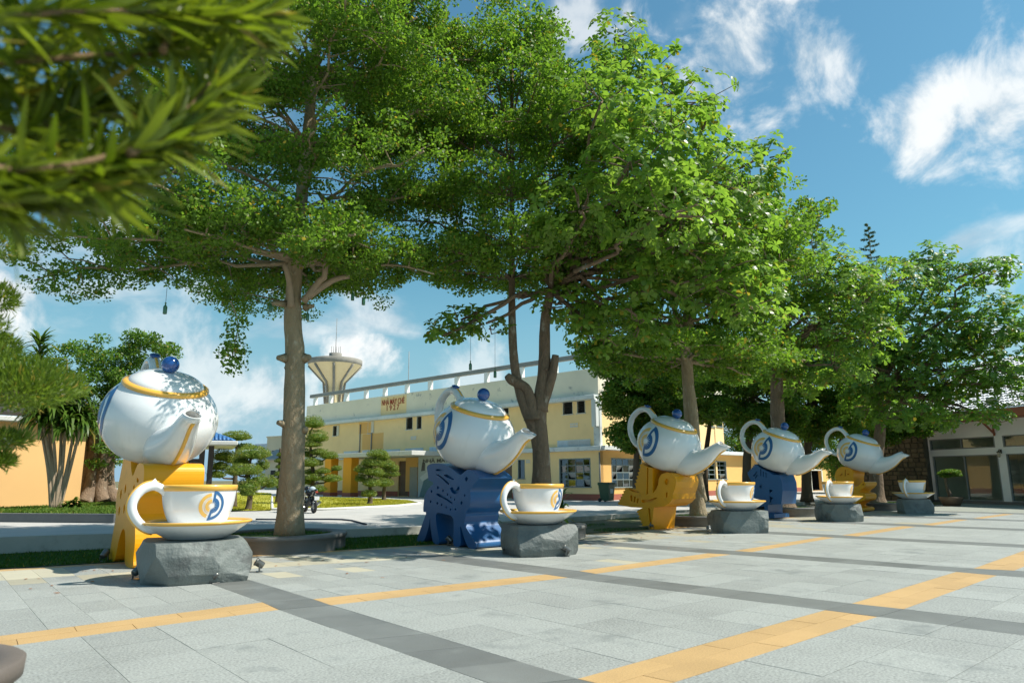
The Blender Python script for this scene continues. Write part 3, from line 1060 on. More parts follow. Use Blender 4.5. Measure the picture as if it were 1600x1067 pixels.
bird = ([(645, 308), (672, 330), (725, 345), (727, 535), (752, 505), (768, 468), (772, 425), (790, 392), (832, 377), (872, 385), (895, 410), (905, 450), (896, 495), (880, 540), (878, 580), (850, 612), (812, 634), (735, 643),
         (728, 700), (716, 812), (697, 806), (690, 780)] + saw((660, 785), (612, 665), 6, 14) + [(612, 665), (650, 645), (560, 640)] + saw((466, 622), (528, 492), 6, 12)
        + [(528, 492), (575, 500), (600, 505)] + saw((598, 480), (645, 315), 6, 15))
bh = [[(684, 340), (694, 340), (690, 540), (676, 545), (680, 520)], [(640, 585), (700, 585), (752, 566), (760, 572), (710, 602), (645, 606)], [(556, 552), (572, 548), (572, 592), (558, 596)], [(585, 560), (598, 560), (592, 604), (580, 602)],
      [(607, 574), (622, 574), (612, 612), (604, 612)], [(816, 440), (830, 425), (848, 435), (848, 460), (830, 472), (818, 462)], [(826, 530), (836, 528), (838, 560), (826, 570)], [(535, 500), (575, 505), (628, 524), (624, 532), (575, 522)],
      [(692, 645), (704, 650), (718, 800), (708, 802)]]
st3, _, _ = stand('bird_stand', 'yellow flying bird stand with serrated wings under third teapot', 'animal stand', K['yellow'], X0, X0 + 1.05,
                  tr(bird, 870, 660, .20625, X0), [tr(h, 870, 660, .20625, X0) for h in bh])

# blue rooster (fourth teapot), pixel outline measured on the photo at 915/120 zoom
X0 = 23.25
f4 = 120 / 915
roo = (saw((140, 455), (235, 345), 6, 16) + [(235, 345), (300, 395), (400, 440), (440, 470), (515, 472), (548, 560), (556, 660), (540, 820), (500, 822), (420, 815), (420, 770), (440, 745), (395, 720), (400, 690), (440, 655), (395, 640),
       (402, 800), (380, 830), (380, 935), (455, 938), (460, 985), (350, 990), (335, 840), (140, 888), (300, 770), (165, 735), (165, 640), (225, 632), (140, 465)])
rh = [[(205, 480), (245, 430), (252, 440), (215, 490)], [(222, 505), (252, 460), (258, 470), (235, 515)], [(290, 400), (300, 400), (300, 480), (292, 490)], [(320, 430), (330, 430), (330, 490), (322, 500)], [(352, 440), (362, 440), (362, 500), (354, 510)],
      [(275, 605), (300, 585), (312, 610), (295, 635)]]
st4, _, _ = stand('rooster_stand', 'dark blue rooster stand with spiked crest under fourth teapot', 'animal stand', K['blue'], X0, X0 + 1.0,
                  tr(roo, 1150, 680, f4, X0), [tr(h, 1150, 680, f4, X0) for h in rh])

# yellow forked bird (fifth teapot)
X0 = 29.9
f5 = 120 / 1423
fork = [(420, 200), (470, 130), (560, 100), (700, 130), (760, 200), (740, 300), (735, 480), (830, 470), (905, 395), (960, 380), (990, 420), (960, 480), (850, 560), (870, 585), (960, 600), (985, 660), (960, 725), (850, 760), (760, 815),
        (800, 850), (935, 862), (940, 935), (830, 950), (700, 950), (640, 800), (560, 760), (500, 690), (430, 600), (400, 480), (450, 380), (400, 300)]
fh = [[(490, 275), (540, 230), (555, 240), (510, 285)], [(595, 160), (608, 160), (608, 280), (596, 290)], [(640, 235), (665, 225), (672, 250), (645, 260)], [(915, 430), (945, 415), (955, 440), (925, 455)]]
st5, _, _ = stand('bird_stand', 'yellow bird stand with forked beak under farthest teapot', 'animal stand', K['yellow'], X0, X0 + 1.05,
                  chaikin(tr(fork, 1270, 720, f5, X0)), [tr(h, 1270, 720, f5, X0) for h in fh])

# yellow stand (first teapot): seen along its edge
X0 = 3.15
hog = [(13.12, 0), (13.2, .18), (13.17, .42), (13.32, .80), (13.22, 1.02), (13.06, 1.2), (13.0, 1.42), (13.02, 1.62), (13.12, 1.72), (13.45, 1.74), (13.62, 1.62), (13.75, 1.50), (13.9, 1.60), (14.05, 1.88), (14.3, 1.98), (14.55, 1.9), (14.62, 1.70),
       (14.75, 1.4), (14.85, 1.05), (14.7, .8), (14.82, .5), (14.9, .2), (14.95, 0), (14.45, 0), (14.35, .35), (14.15, .6), (13.95, .6), (13.8, .3), (13.75, 0)]
hog = [(y + .15, z) for y, z in hog]
gh = []
for cy, cz in ((13.6, 1.3), (13.9, 1.15), (14.2, 1.3), (14.5, 1.2), (13.8, .9), (14.15, .95), (14.5, .9)):
    gh.append([(cy + .15, cz - .12), (cy + .22, cz), (cy + .15, cz + .1), (cy + .08, cz)])
gh.append([(13.45, 1.45), (13.5, 1.4), (13.62, 1.42), (13.6, 1.5)])
st1, _, _ = stand('ox_stand', 'tall yellow animal stand seen edge-on under the nearest teapot', 'animal stand', K['yellow'], X0, X0 + .98, chaikin(hog), [chaikin(h_) for h_ in gh])

# ---------------- cups, saucers, boulders
CUP = smooth_prof([(.02, .0), (.30, .01), (.385, .10), (.455, .24), (.50, .40), (.522, .56), (.53, .66)], 5)


def make_cup(s, emb_turn=0.0, handle_turn=180):
    t = thing('teacup', 'x', 'teacup', group='giant cups standing on saucers')
    MB().lathe([(r * s, z * s) for r, z in CUP] + [(.505 * s, .66 * s), (.495 * s, .5 * s), (.42 * s, .2 * s), (.3 * s, .08 * s), (.01, .07 * s)], 64).build('bowl', K['cupwhite'], t)
    MB().lathe([(r * s, z * s) for r, z in ((.522, .585), (.536, .59), (.541, .65), (.535, .672), (.505, .675), (.50, .645))], 64).build('rim_band', K['gold'], t)
    h = catmull([(.47, 0, .565), (.56, 0, .63), (.67, 0, .665), (.80, 0, .62), (.90, 0, .50), (.925, 0, .36), (.87, 0, .22), (.76, 0, .10), (.62, 0, .035), (.42, 0, .05)], 4)
    xf = Matrix.Rotation(R(handle_turn), 3, 'Z')
    n = len(h)
    hr = [float(np.interp(i / (n - 1), [0, .12, .3, .6, 1], [.07, .062, .07, .066, .055])) * s for i in range(n)]
    ho = MB().tube([xf @ (p * s) for p in h], hr, 14).add([xf @ (Vector(p) * s) for p in ((.60, -.03, .69), (.60, .03, .69), (.72, .03, .705), (.72, -.03, .705), (.645, 0, .775))], [(0, 1, 4), (1, 2, 4), (2, 3, 4), (3, 0, 4)]).build('handle', K['cupwhite'], t)
    tp = []
    for i, p in enumerate(h[6:-4]):
        i += 6
        tg = (h[i + 1] - h[i - 1]).normalized()
        nn = Vector((-tg.z, 0, tg.x))
        nn = nn if nn.dot(p - Vector((.5, 0, .35))) > 0 else -nn
        tp.append(xf @ (p * s + nn * (hr[i] - .003)))
    MB().tube(tp, .02 * s, 6).build('handle_stripe', K['gold'], ho)
    er = .205 * s
    a0 = R(-90 + emb_turn)

    def to3(x, y, off=.004):
        z = y * er + .375 * s
        r = prof_r(CUP, z / s) * s + off
        a = a0 + x * er / r
        return Vector((r * math.cos(a), r * math.sin(a), z))
    blue, gold = emblem_parts(to3)
    blue.build('emblem_blue_half', K['logo_blue'], t)
    gold.build('emblem_orange_half', K['logo_gold'], t)
    return t


def make_saucer(s):
    t = thing('saucer', 'x', 'saucer', group='giant saucers on boulders')
    MB().lathe([(r * s, z * s) for r, z in smooth_prof([(.02, 0), (.36, .005), (.44, .03), (.56, .10), (.68, .18), (.765, .245)], 4)] + [(r * s, z * s) for r, z in ((.755, .255), (.62, .19), (.45, .125), (.02, .115))], 64).build('dish', K['cupwhite'], t)
    MB().lathe([(r * s, z * s) for r, z in ((.742, .222), (.768, .236), (.778, .254), (.768, .270), (.735, .262), (.71, .235))], 64).build('rim_band', K['gold'], t)
    return t


def boulder(label, c, rx, ry, h, seed, rz=0.0):
    r_ = random.Random(seed)
    bm = bmesh.new()
    bmesh.ops.create_cube(bm, size=2)
    bmesh.ops.subdivide_edges(bm, edges=bm.edges[:], cuts=2, use_grid_fill=True)
    for v in bm.verts:
        p = v.co.normalized()
        q = v.co.lerp(p * 1.25, .45)
        v.co = Vector((q.x * rx * .93, q.y * ry * .93, q.z * h * .62 + h * .45))
    for k in range(15):
        a = r_.uniform(0, 6.283)
        el = r_.uniform(-.35, .75)
        nn = Vector((math.cos(a) * math.cos(el) / rx, math.sin(a) * math.cos(el) / ry, math.sin(el) / h * .8)).normalized()
        sup = max(v.co.dot(nn) for v in bm.verts)
        ctr = Vector((0, 0, h * .45)).dot(nn)
        co = nn * (ctr + (sup - ctr) * r_.uniform(.83, .95))
        res = bmesh.ops.bisect_plane(bm, geom=bm.verts[:] + bm.edges[:] + bm.faces[:], plane_co=co, plane_no=nn, clear_outer=True)
        ed = [e for e in res['geom_cut'] if isinstance(e, bmesh.types.BMEdge)]
        if ed:
            bmesh.ops.holes_fill(bm, edges=ed)
    for zc, no, keep in ((h, (0, 0, 1), 1), (-.02, (0, 0, -1), 1)):
        res = bmesh.ops.bisect_plane(bm, geom=bm.verts[:] + bm.edges[:] + bm.faces[:], plane_co=(0, 0, zc), plane_no=no, clear_outer=True)
        ed = [e for e in res['geom_cut'] if isinstance(e, bmesh.types.BMEdge)]
        if ed:
            bmesh.ops.holes_fill(bm, edges=ed)
    bmesh.ops.dissolve_limit(bm, angle_limit=R(9), verts=bm.verts[:], edges=bm.edges[:])
    bmesh.ops.bevel(bm, geom=bm.edges[:], offset=.022, segments=2, affect='EDGES', clamp_overlap=True)
    bmesh.ops.triangulate(bm, faces=bm.faces[:])
    bmesh.ops.subdivide_edges(bm, edges=[e for e in bm.edges if e.calc_length() > .12], cuts=2, use_grid_fill=True)
    from mathutils import noise as mn
    for v in bm.verts:
        if .03 < v.co.z < h - .02:
            d = mn.fractal(v.co * 3.1 + Vector((seed, 0, 0)), 1, 2, 5) * .028
            v.co += v.co.normalized() * d
    bmesh.ops.recalc_face_normals(bm, faces=bm.faces[:])
    me = bpy.data.meshes.new('boulder')
    bm.to_mesh(me)
    bm.free()
    me.materials.append(K['rock'])
    o = link('boulder', me, None, c)
    o.rotation_euler = (0, 0, rz)
    return tag(o, label, 'boulder', 'boulders carrying the cups')


# px of the boulder centre, horizontal range, rock half width, height, saucer scale, cup scale
CUPS = [(314, 12.0, .80, .80, .575, 1.01, 1.0, 'low faceted boulder under the nearest cup', 'nearest saucer with orange rim, on the low boulder at left', 'nearest and largest teacup with emblem facing the plaza', 4),
        (840, 14.3, .70, .72, .56, .985, .965, 'split boulder with deep crack beside the blue deer', 'saucer on the cracked boulder beside the blue deer', 'teacup right of the blue deer, below the second spout', 10),
        (1149, 20.4, .735, .74, .56, .96, .93, 'boulder standing right of the yellow bird stand', 'saucer on boulder right of the yellow bird', 'teacup between yellow bird stand and blue rooster stand', 12),
        (1308, 26.2, .69, .66, .55, .93, .90, 'boulder standing in front of the far yellow stand', 'saucer overlapping the far yellow stand', 'teacup in front of the far yellow forked bird', 10),
        (1424, 32.2, .60, .60, .55, .95, .90, 'farthest boulder, near the glass fronted white building', 'farthest saucer, before the white building', 'farthest teacup, before the white building with glass doors', 8)]
for i, (px, rg, rx, ry, h, ss, cs, l1, l2, l3, et) in enumerate(CUPS):
    p = far(px, 745, rg)
    p.z = 0
    boulder(l1, p, rx, ry, h, 21 + i * 7, R(-12 - 9 * i))
    sa = make_saucer(ss)
    sa['label'] = l2
    sa.location = (p.x, p.y, h + .001)
    cu = make_cup(cs, et)
    cu['label'] = l3
    cu.location = (p.x, p.y, h + .116 * ss + .004)

# ---------------- ground spotlights
def spot(px, py, face, label):
    p = at(px, py)
    t = thing('ground_spotlight', label, 'spotlight', p, face, 'small spotlights on the paving round the boulders')
    MB().bbox((-.06, -.05, 0), (.06, .05, .012), .004).box((-.075, -.012, .012), (-.066, .012, .13)).box((.066, -.012, .012), (.075, .012, .13)).build('bracket', K['spotmetal'], t)
    xf = Matrix.Translation((0, 0, .125)) @ Matrix.Rotation(R(-58), 4, 'X')
    MB().lathe([(.001, -.07), (.045, -.07), (.055, -.055), (.058, .05), (.066, .055), (.066, .075), (.056, .075), (.05, .06)], 18, xf=xf).build('lamp_head', K['spotmetal'], t)
    MB().lathe([(.001, .062), (.052, .062)], 18, xf=xf).build('lens', K['lamp_glass'], t)


for px, py, fa, lb in ((213, 905, -60, 'spotlight left of nearest boulder, beside its shadow'), (335, 911, 10, 'spotlight standing in front of nearest boulder'), (405, 893, 70, 'spotlight at right end of nearest boulder'),
                       (162, 877, -40, 'spotlight on the grass edge beside the tall yellow stand'), (703, 852, 20, 'spotlight between the legs of blue deer'), (791, 865, -60, 'spotlight between blue deer and cracked boulder'),
                       (886, 869, 40, 'spotlight in front of cracked boulder'), (1018, 827, -30, 'spotlight at the foot of yellow bird stand'), (1108, 834, -50, 'spotlight at left end of third boulder'),
                       (1193, 831, 50, 'spotlight at right end of third boulder'), (1346, 814, 60, 'spotlight right of fourth boulder'), (1457, 802, 60, 'spotlight right of the farthest boulder')):
    spot(px, py, R(fa), lb)
# ================================================================== YELLOW FACTORY
FA0, FA1 = at(940, 782, RZ), at(500, 772.5, RZ)
FD = (FA1 - FA0)
FD.z = 0
FLEN = FD.length
FD.normalize()
FN = Vector((FD.y, -FD.x, 0))            # outward
if FN.dot(-FA0) < 0:
    FN = -FN
FZ = FA0.z


def fac(x, y, out=0.0):
    """(s, h) on the facade plane pushed out by `out` metres"""
    p = on_plane(x, y, FA0 + FN * out, FN)
    return (p - FA0).dot(FD), p.z - FZ


def FM(base, d, n):
    """local frame: x along d, y outward n, z up"""
    return Matrix(((d.x, n.x, 0, base.x), (d.y, n.y, 0, base.y), (0, 0, 1, base.z), (0, 0, 0, 1)))


FX = FM(FA0, FD, FN)
bld = thing('factory_building', 'long two storey yellow factory with red lettering on its parapet', 'building', FA0)
XL = Matrix.Translation(-FA0) @ FX         # to the building's own space

_, z_slab = fac(935, 703)
_, z_ledge = fac(900, 624)
_, z_roof = fac(930, 575)
z_slab0 = z_slab - .02
smax = fac(477, 700)[0]
print('factory', FLEN, z_slab, z_ledge, z_roof, smax)
# wall with openings: build as strips between windows
wins_up = [(186, 390, 210, 450), (390, 368, 411, 435), (612, 340, 651, 412), (674, 335, 703, 408), (1170, 275, 1210, 350), (1302, 258, 1350, 345)]
wins_up = [tuple((470 + a * .26875, 560 + b * .26875, 470 + c * .26875, 560 + d * .26875)) for a, b, c, d in wins_up]
wins_up += [(700 + a * .2437, 540 + b * .2437, 700 + c * .2437, 540 + d * .2437) for a, b, c, d in ((735, 338, 800, 440), (826, 327, 880, 432))]


def rect(px):
    x0, y0, x1, y1 = px
    xm = (x0 + x1) / 2
    s0, s1 = fac(x0, (y0 + y1) / 2)[0], fac(x1, (y0 + y1) / 2)[0]
    h1, h0 = fac(xm, y0)[1], fac(xm, y1)[1]
    return min(s0, s1), h0, max(s0, s1), h1


def wall_open(mb, x0, x1, z0, z1, opens, y=0.0, th=.25, xf=None, mi=0):
    """wall panel x0..x1, z0..z1 with real rectangular holes"""
    xs_ = sorted({x0, x1} | {o[0] for o in opens} | {o[2] for o in opens})
    for a, b in zip(xs_, xs_[1:]):
        if b - a < 1e-4:
            continue
        cut = sorted([(o[1], o[3]) for o in opens if o[0] < (a + b) / 2 < o[2]])
        z = z0
        for c0, c1 in cut:
            if c0 > z:
                mb.box((a, y - th, z), (b, y, c0), mi, xf)
            z = max(z, c1)
        if z < z1:
            mb.box((a, y - th, z), (b, y, z1), mi, xf)


up = [rect(w_) for w_ in wins_up]
lowpix = [('grid', (874, 716, 923, 760)), ('tall', (809.5, 718, 820, 747)), ('door', (784, 720, 800, 772)), ('tall', (537.5, 720, 544, 753)), ('door', (622, 720, 639, 774))]
low = [(k, rect(p)) for k, p in lowpix]
low = [(k, (r[0], (0.02 if k == 'door' else r[1]), r[2], r[3])) for k, r in low]
wl = MB()
wall_open(wl, 0, smax, 0, z_slab, [r for _, r in low], xf=XL)
wl.build('ground_floor_wall', K['wall_y'], bld)
wu = MB()
wall_open(wu, 0, smax, z_slab + .002, z_ledge, up, xf=XL)
wu.build('upper_wall', K['wall_y'], bld)
MB().box((-.02, -.22, z_ledge), (smax, .05, z_roof), 0, XL).build('parapet', K['fascia'], bld)
MB().bbox((-.05, -.1, z_ledge - .12), (smax, .55, z_ledge + .13), .02, 0, XL).build('ledge', K['ledge'], bld)
MB().bbox((-.30, -.15, z_slab - .02), (smax, .42, z_slab + .24), .02, 0, XL).build('canopy_slab', K['ledge'], bld)
pl = MB()
doors = [r for k, r in low if k == 'door']
x = 0
for r in sorted(doors) + [(smax, 0, smax, 0)]:
    if r[0] > x:
        pl.box((x, 0.0, 0), (r[0], .03, .36), 0, XL)
    x = r[2]
pl.build('plinth', K['base_red'], bld)
# body behind (side walls, roof, floor slabs)
bd = MB()
bd.box((smax - .25, -14, 0), (smax, -.26, z_roof - .05), 0, XL)
bd.box((0, -14.2, 0), (smax, -14, z_roof), 0, XL)
bd.build('rear_walls', K['wall_y'], bld)
MB().box((.26, -13.9, z_ledge + .1), (smax - .26, -.24, z_ledge + .3), 0, XL).box((.26, -13.9, z_slab - .1), (smax - .26, -.26, z_slab + .05), 0, XL).build('roof_deck', K['conc_grey'], bld)
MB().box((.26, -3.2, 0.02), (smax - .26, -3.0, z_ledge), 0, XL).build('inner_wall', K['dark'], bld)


def window(kind, r, parent, xf, nx=4, ny=4, y=-.10, openp=()):
    x0, z0, x1, z1 = r
    fr = MB()
    m = K['frame_pale'] if kind == 'louvre' else K['frame_grey']
    t_ = .06 if x1 - x0 > 1.2 else .035
    fr.box((x0, y - .05, z0), (x0 + t_, y + .115, z1), 0, xf).box((x1 - t_, y - .05, z0), (x1, y + .115, z1), 0, xf)
    fr.box((x0 + t_, y - .05, z1 - t_), (x1 - t_, y + .115, z1), 0, xf).box((x0 + t_ * 0 - .04, y - .05, z0 - .06), (x1 + .04, y + .17, z0), 0, xf)
    if kind == 'grid':
        for i in range(1, nx):
            xx = x0 + (x1 - x0) * i / nx
            fr.box((xx - .022, y - .03, z0), (xx + .022, y + .02, z1), 0, xf)
        for j in range(1, ny):
            zz = z0 + (z1 - z0) * j / ny
            fr.box((x0, y - .028, zz - .022), (x1, y + .018, zz + .022), 0, xf)
    wo = fr.build('window', m, parent)
    if kind == 'louvre':
        n = 9
        for j in range(n):
            zz = z0 + .04 + (z1 - z0 - .1) * (j + .5) / n
            q = Matrix.Translation(((x0 + x1) / 2, y, zz)) @ Matrix.Rotation(R(-35), 4, 'X')
            MB().box((-(x1 - x0) / 2 + .06, -.07, -.008), ((x1 - x0) / 2 - .06, .07, .008), 0, xf @ q).build('slat', K['louvre'], wo)
    elif kind == 'grid':
        for i in range(nx):
            for j in range(ny):
                a, b = x0 + (x1 - x0) * i / nx + .022, x0 + (x1 - x0) * (i + 1) / nx - .022
                c, d = z0 + (z1 - z0) * j / ny + .022, z0 + (z1 - z0) * (j + 1) / ny - .022
                ang = R(-38) if (i, j) in openp else R(rnd.uniform(-3, 3))
                q = Matrix.Translation(((a + b) / 2, y - .005, d)) @ Matrix.Rotation(-ang if False else ang, 4, 'X')
                mm = K['pane_pale'] if (i, j) in openp else K['glass']
                MB().box((-(b - a) / 2, -.004, -(d - c)), ((b - a) / 2, .004, 0), 0, xf @ q).build('pane', mm, wo)
    else:
        MB().box((x0 + t_, y - .01, z0), (x1 - t_, y, z1 - t_), 0, xf).build('pane', K['glass'], wo)
    return wo


for r in up:
    window('louvre', r, bld, XL)
for k, r in low:
    if k == 'grid':
        window('grid', r, bld, XL, 4, 4, openp={(0, 0), (2, 1)})
    elif k == 'tall':
        window('pane', r, bld, XL)
    else:
        d_ = MB().box((r[0], -.16, r[1]), (r[2], -.10, r[3]), 0, XL).build('door', K['door_brown'], bld)
        for jz in range(3):
            hh = (r[3] - r[1]) / 3
            MB().bbox((r[0] + .15, -.10, r[1] + hh * jz + .12), (r[2] - .15, -.075, r[1] + hh * (jz + 1) - .12), .02, 0, XL).build('door_panel', K['door_brown'], d_)
# open shutters of the two single windows, vent blocks, strip windows above the canopy
for px in ((526.8, 664.5, 530, 681), (580.8, 658, 584.5, 676)):
    r = rect(px)
    MB().bbox((r[0], .0, r[1]), (r[2], .05, r[3]), .01, 0, XL).build('shutter', K['frame_pale'], bld)
for px in ((891, 660.5, 903.5, 668), (642, 681, 651, 687), (822, 718, 829, 723.5)):
    r = rect(px)
    cols_, rows_ = 4, 2
    w_, h_ = (r[2] - r[0]) / cols_, (r[3] - r[1]) / rows_
    vb = MB().box((r[0] - .04, .0, r[1] - .04), (r[2] + .04, .02, r[3] + .04), 0, XL).build('vent', K['wall_y'], bld)
    mbv = MB()
    for i in range(cols_):
        for j in range(rows_):
            mbv.box((r[0] + w_ * (i + .18), .02, r[1] + h_ * (j + .15)), (r[0] + w_ * (i + .82), .03, r[1] + h_ * (j + .85)), 0, XL)
    mbv.build('vent_opening', K['vent'], vb)
for px in ((872, 687, 922, 698), (634, 700, 661, 709.5), (600, 702, 625, 710), (672, 698, 684, 708), (567, 703, 583, 711), (538, 704.5, 560, 711.5)):
    r = rect(px)
    n = max(2, round((r[2] - r[0]) / .9))
    fr = MB().box((r[0] - .04, .0, r[1]), (r[2] + .04, .035, r[3]), 0, XL).build('transom', K['ledge'], bld)
    for i in range(n):
        a, b = r[0] + (r[2] - r[0]) * i / n + .03, r[0] + (r[2] - r[0]) * (i + 1) / n - .03
        MB().box((a, .036, r[1] + .05), (b, .05, r[3] - .05), 0, XL).build('pane', K['pane_pale'] if rnd.random() < .6 else K['vent'], fr)
# facade patches: repaired orange areas and faint render joints
for px in ((566, 677, 599, 702), (561, 660, 583, 677)):
    r = rect(px)
    MB().box((r[0], .0, r[1]), (r[2], .006, r[3]), 0, XL).build('render_patch', K['wall_o'], bld)
r = rect((596, 619, 636, 647))
MB().box((r[0], .05, r[1]), (r[2], .056, r[3]), 0, XL).build('render_patch', K['wall_y'], bld)
# downpipes
for px in ((562.5, 663, 564, 712), (936, 706, 938, 782), (580, 676, 581, 704)):
    s, h1 = fac(px[0], px[1], .1)
    _, h0 = fac(px[0], px[3], .1)
    MB().tube([XL @ Vector((s, .07, max(h0, 0.0))), XL @ Vector((s, .07, h1))], .045, 8).build('downpipe', K['conc_grey'], bld)


def text_mesh(txt, size, depth=.02):
    cu = bpy.data.curves.new('t', 'FONT')
    cu.body = txt
    cu.size = size
    cu.align_x = 'CENTER'
    cu.extrude = depth / 2
    cu.offset = 0.004 * size
    o = bpy.data.objects.new('t', cu)
    COL.objects.link(o)
    dg = bpy.context.evaluated_depsgraph_get()
    me = bpy.data.meshes.new_from_object(o.evaluated_get(dg))
    bpy.data.objects.remove(o)
    return me


def put_text(name, txt, size, m, xf, parent, sx=1.0):
    me = text_mesh(txt, size)
    me.transform(xf @ Matrix.Diagonal((sx, 1, 1, 1)))
    me.materials.clear()
    me.materials.append(m)
    return link(name, me, parent)


def lettering(txt, px0, px1, out, m, parent, base, name='lettering'):
    """text centred in the pixel box, standing on the facade"""
    x0, y0 = px0
    x1, y1 = px1
    s0, s1 = fac(x0, (y0 + y1) / 2, out)[0], fac(x1, (y0 + y1) / 2, out)[0]
    h1, h0 = fac((x0 + x1) / 2, y0, out)[1], fac((x0 + x1) / 2, y1, out)[1]
    size = (h1 - h0) / .73
    me = text_mesh(txt, size)
    xs_ = [v.co.x for v in me.vertices]
    k = abs(s1 - s0) / (max(xs_) - min(xs_))
    # facade s runs right-to-left for a viewer, so mirror the frame
    M3 = Matrix(((-FD.x, 0, FN.x, 0), (-FD.y, 0, FN.y, 0), (0, 1, 0, 0), (0, 0, 0, 1)))
    o = FA0 + FD * ((s0 + s1) / 2) + FN * (out + .02) + Vector((0, 0, h0))
    me.transform(Matrix.Translation(o - base) @ M3 @ Matrix.Diagonal((k, 1, 1, 1)))
    me.materials.clear()
    me.materials.append(m)
    return link(name, me, parent)


lettering('NHÀ MÁY CHÈ', (597, 622.5), (632, 631.5), .057, K['red_text'], bld, FA0)
lettering('1 9 2 7', (604, 632), (623, 640.5), .057, K['red_text'], bld, FA0)

# roof rail: white posts under a long concrete beam
zr0 = z_roof
_, z_rail = fac(905, 557.5)
rail = MB().bbox((.4, -.30, z_rail - .10), (smax - .3, .0, z_rail + .18), .02, 0, XL).build('rail_beam', K['conc_grey'], bld)
for pxx in (78, 168, 260, 372, 482, 610, 745, 900, 1073, 1275, 1470):
    x = 470 + pxx * .26875
    s = fac(x, 620 - (x - 490) * .13)[0]
    MB().bbox((s - .16, -.28, zr0), (s + .16, -.02, z_rail - .10), .015, 0, XL).build('rail_post', K['wall_white'], bld)
MB().box((.3, -13.8, z_rail - .25), (smax, -13.6, z_rail), 0, XL).build('rail_beam', K['conc_grey'], bld)
tb = MB()
s = fac(591, 610)[0]
tb.tube([XL @ Vector((s, -3, z_ledge + .3)), XL @ Vector((s, -3, z_rail + 3.2))], .035, 6)
tb.build('aerial', K['conc_grey'], bld)
# weathered pilaster at the corner
pa = MB()
zt = z_ledge - .12
pa.bbox((-.12, -.12, z_slab + .24), (.34, .14, zt), .03, 0, XL)
pa.bbox((-.10, .14, z_slab + 1.3), (.22, .5, zt), .05, 0, XL)
pa.build('corner_pilaster', K['ledge'], bld)

# porch: slab on square orange pillars
pq = [fac(x, 772, 3.2)[0] for x in (531, 558)]
s0p, s1p = fac(656, 712, 3.2)[0], fac(523, 712, 3.2)[0]
MB().bbox((s0p, .425, z_slab - .05), (s1p, 3.9, z_slab + .25), .02, 0, XL).build('porch_slab', K['conc'], bld)
for x0, x1 in ((541, 554), (512, 522)):
    a, b = fac(x1, 765, 3.2)[0], fac(x0, 765, 3.2)[0]
    MB().bbox((a, 2.9, 0.30), (b, 3.55, z_slab - .05), .02, 0, XL).build('porch_pillar', K['wall_orange'], bld)
    MB().bbox((a - .012, 2.888, 0), (b + .012, 3.562, .30), .01, 0, XL).build('pillar_base', K['base_red'], bld)
a, b = fac(653, 750)[0], fac(634, 750)[0]
MB().box((a, .002, .36), (b, .03, z_slab - .05), 0, XL).build('render_patch', K['wall_o'], bld)
a, b = rect((641, 729, 653, 775))[0::2]
MB().bbox((a, .03, 0), (b, .07, 2.1), .01, 0, XL).build('door', K['door_grey'], bld)

# right wing, set along the plaza direction from the same corner
WD = Vector((-FN.x, -FN.y, 0))
WD = Vector((FD.y, -FD.x, 0))
if WD.x < 0:
    WD = -WD
WN = -FD                                    # outward (towards the plaza)
WXw = FM(FA0 + WN * .0, WD, WN)
wing = thing('factory_wing', 'single storey orange wing with grid windows beyond the corner pipe', 'building', FA0)
WX = Matrix.Translation(-FA0) @ WXw
WO = FA0


def win(x, y):
    p = on_plane(x, y, FA0, WN)
    return (p - FA0).dot(WD), p.z - FZ


def wrect(px):
    x0, y0, x1, y1 = px
    a, b = win(x0, (y0 + y1) / 2)[0], win(x1, (y0 + y1) / 2)[0]
    return a, win((x0 + x1) / 2, y1)[1], b, win((x0 + x1) / 2, y0)[1]


wlen = win(1350, 750)[0]
print('wing', wlen)
wl_ = [('grid', wrect((955.5, 716, 1003, 760))), ('grid', wrect((1100, 720, 1135, 748))), ('door', wrect((1268, 735, 1284, 770)))]
wl_ = [(k, (r[0], .02 if k == 'door' else r[1], r[2], min(r[3], z_slab - .15))) for k, r in wl_]
mbw = MB()
wall_open(mbw, .002, wlen, 0, z_slab, [r for _, r in wl_], xf=WX, y=.0)
mbw.build('wall', K['wall_o'], wing)
MB().bbox((-.28, -.1, z_slab + .004), (wlen + .4, .5, z_slab + .25), .02, 0, WX).build('canopy_slab', K['ledge'], wing)
pl = MB()
pl.box((.03, 0, 0), (wl_[2][1][0], .03, .34), 0, WX).box((wl_[2][1][2], 0, 0), (wlen, .03, .34), 0, WX)
pl.build('plinth', K['base_red'], wing)
MB().box((.3, -9, z_slab), (wlen, -.3, z_slab + .2), 0, WX).build('roof_deck', K['conc_grey'], wing)
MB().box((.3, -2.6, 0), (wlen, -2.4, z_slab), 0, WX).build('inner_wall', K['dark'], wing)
for (k, r), op in zip(wl_, ({(1, 2), (3, 2), (0, 1), (3, 1)}, {(3, 0)}, None)):
    if k == 'grid':
        window('grid', r, wing, WX, 5 if r[0] < 5 else 4, 4, openp=op)
    else:
        df = MB().box((r[0] - .25, .0, 0), (r[0], .05, r[3] + .15), 0, WX).box((r[2], .0, 0), (r[2] + .25, .05, r[3] + .15), 0, WX).box((r[0] - .25, .0, r[3]), (r[2] + .25, .05, r[3] + .15), 0, WX).build('door_frame', K['frame_pale'], wing)
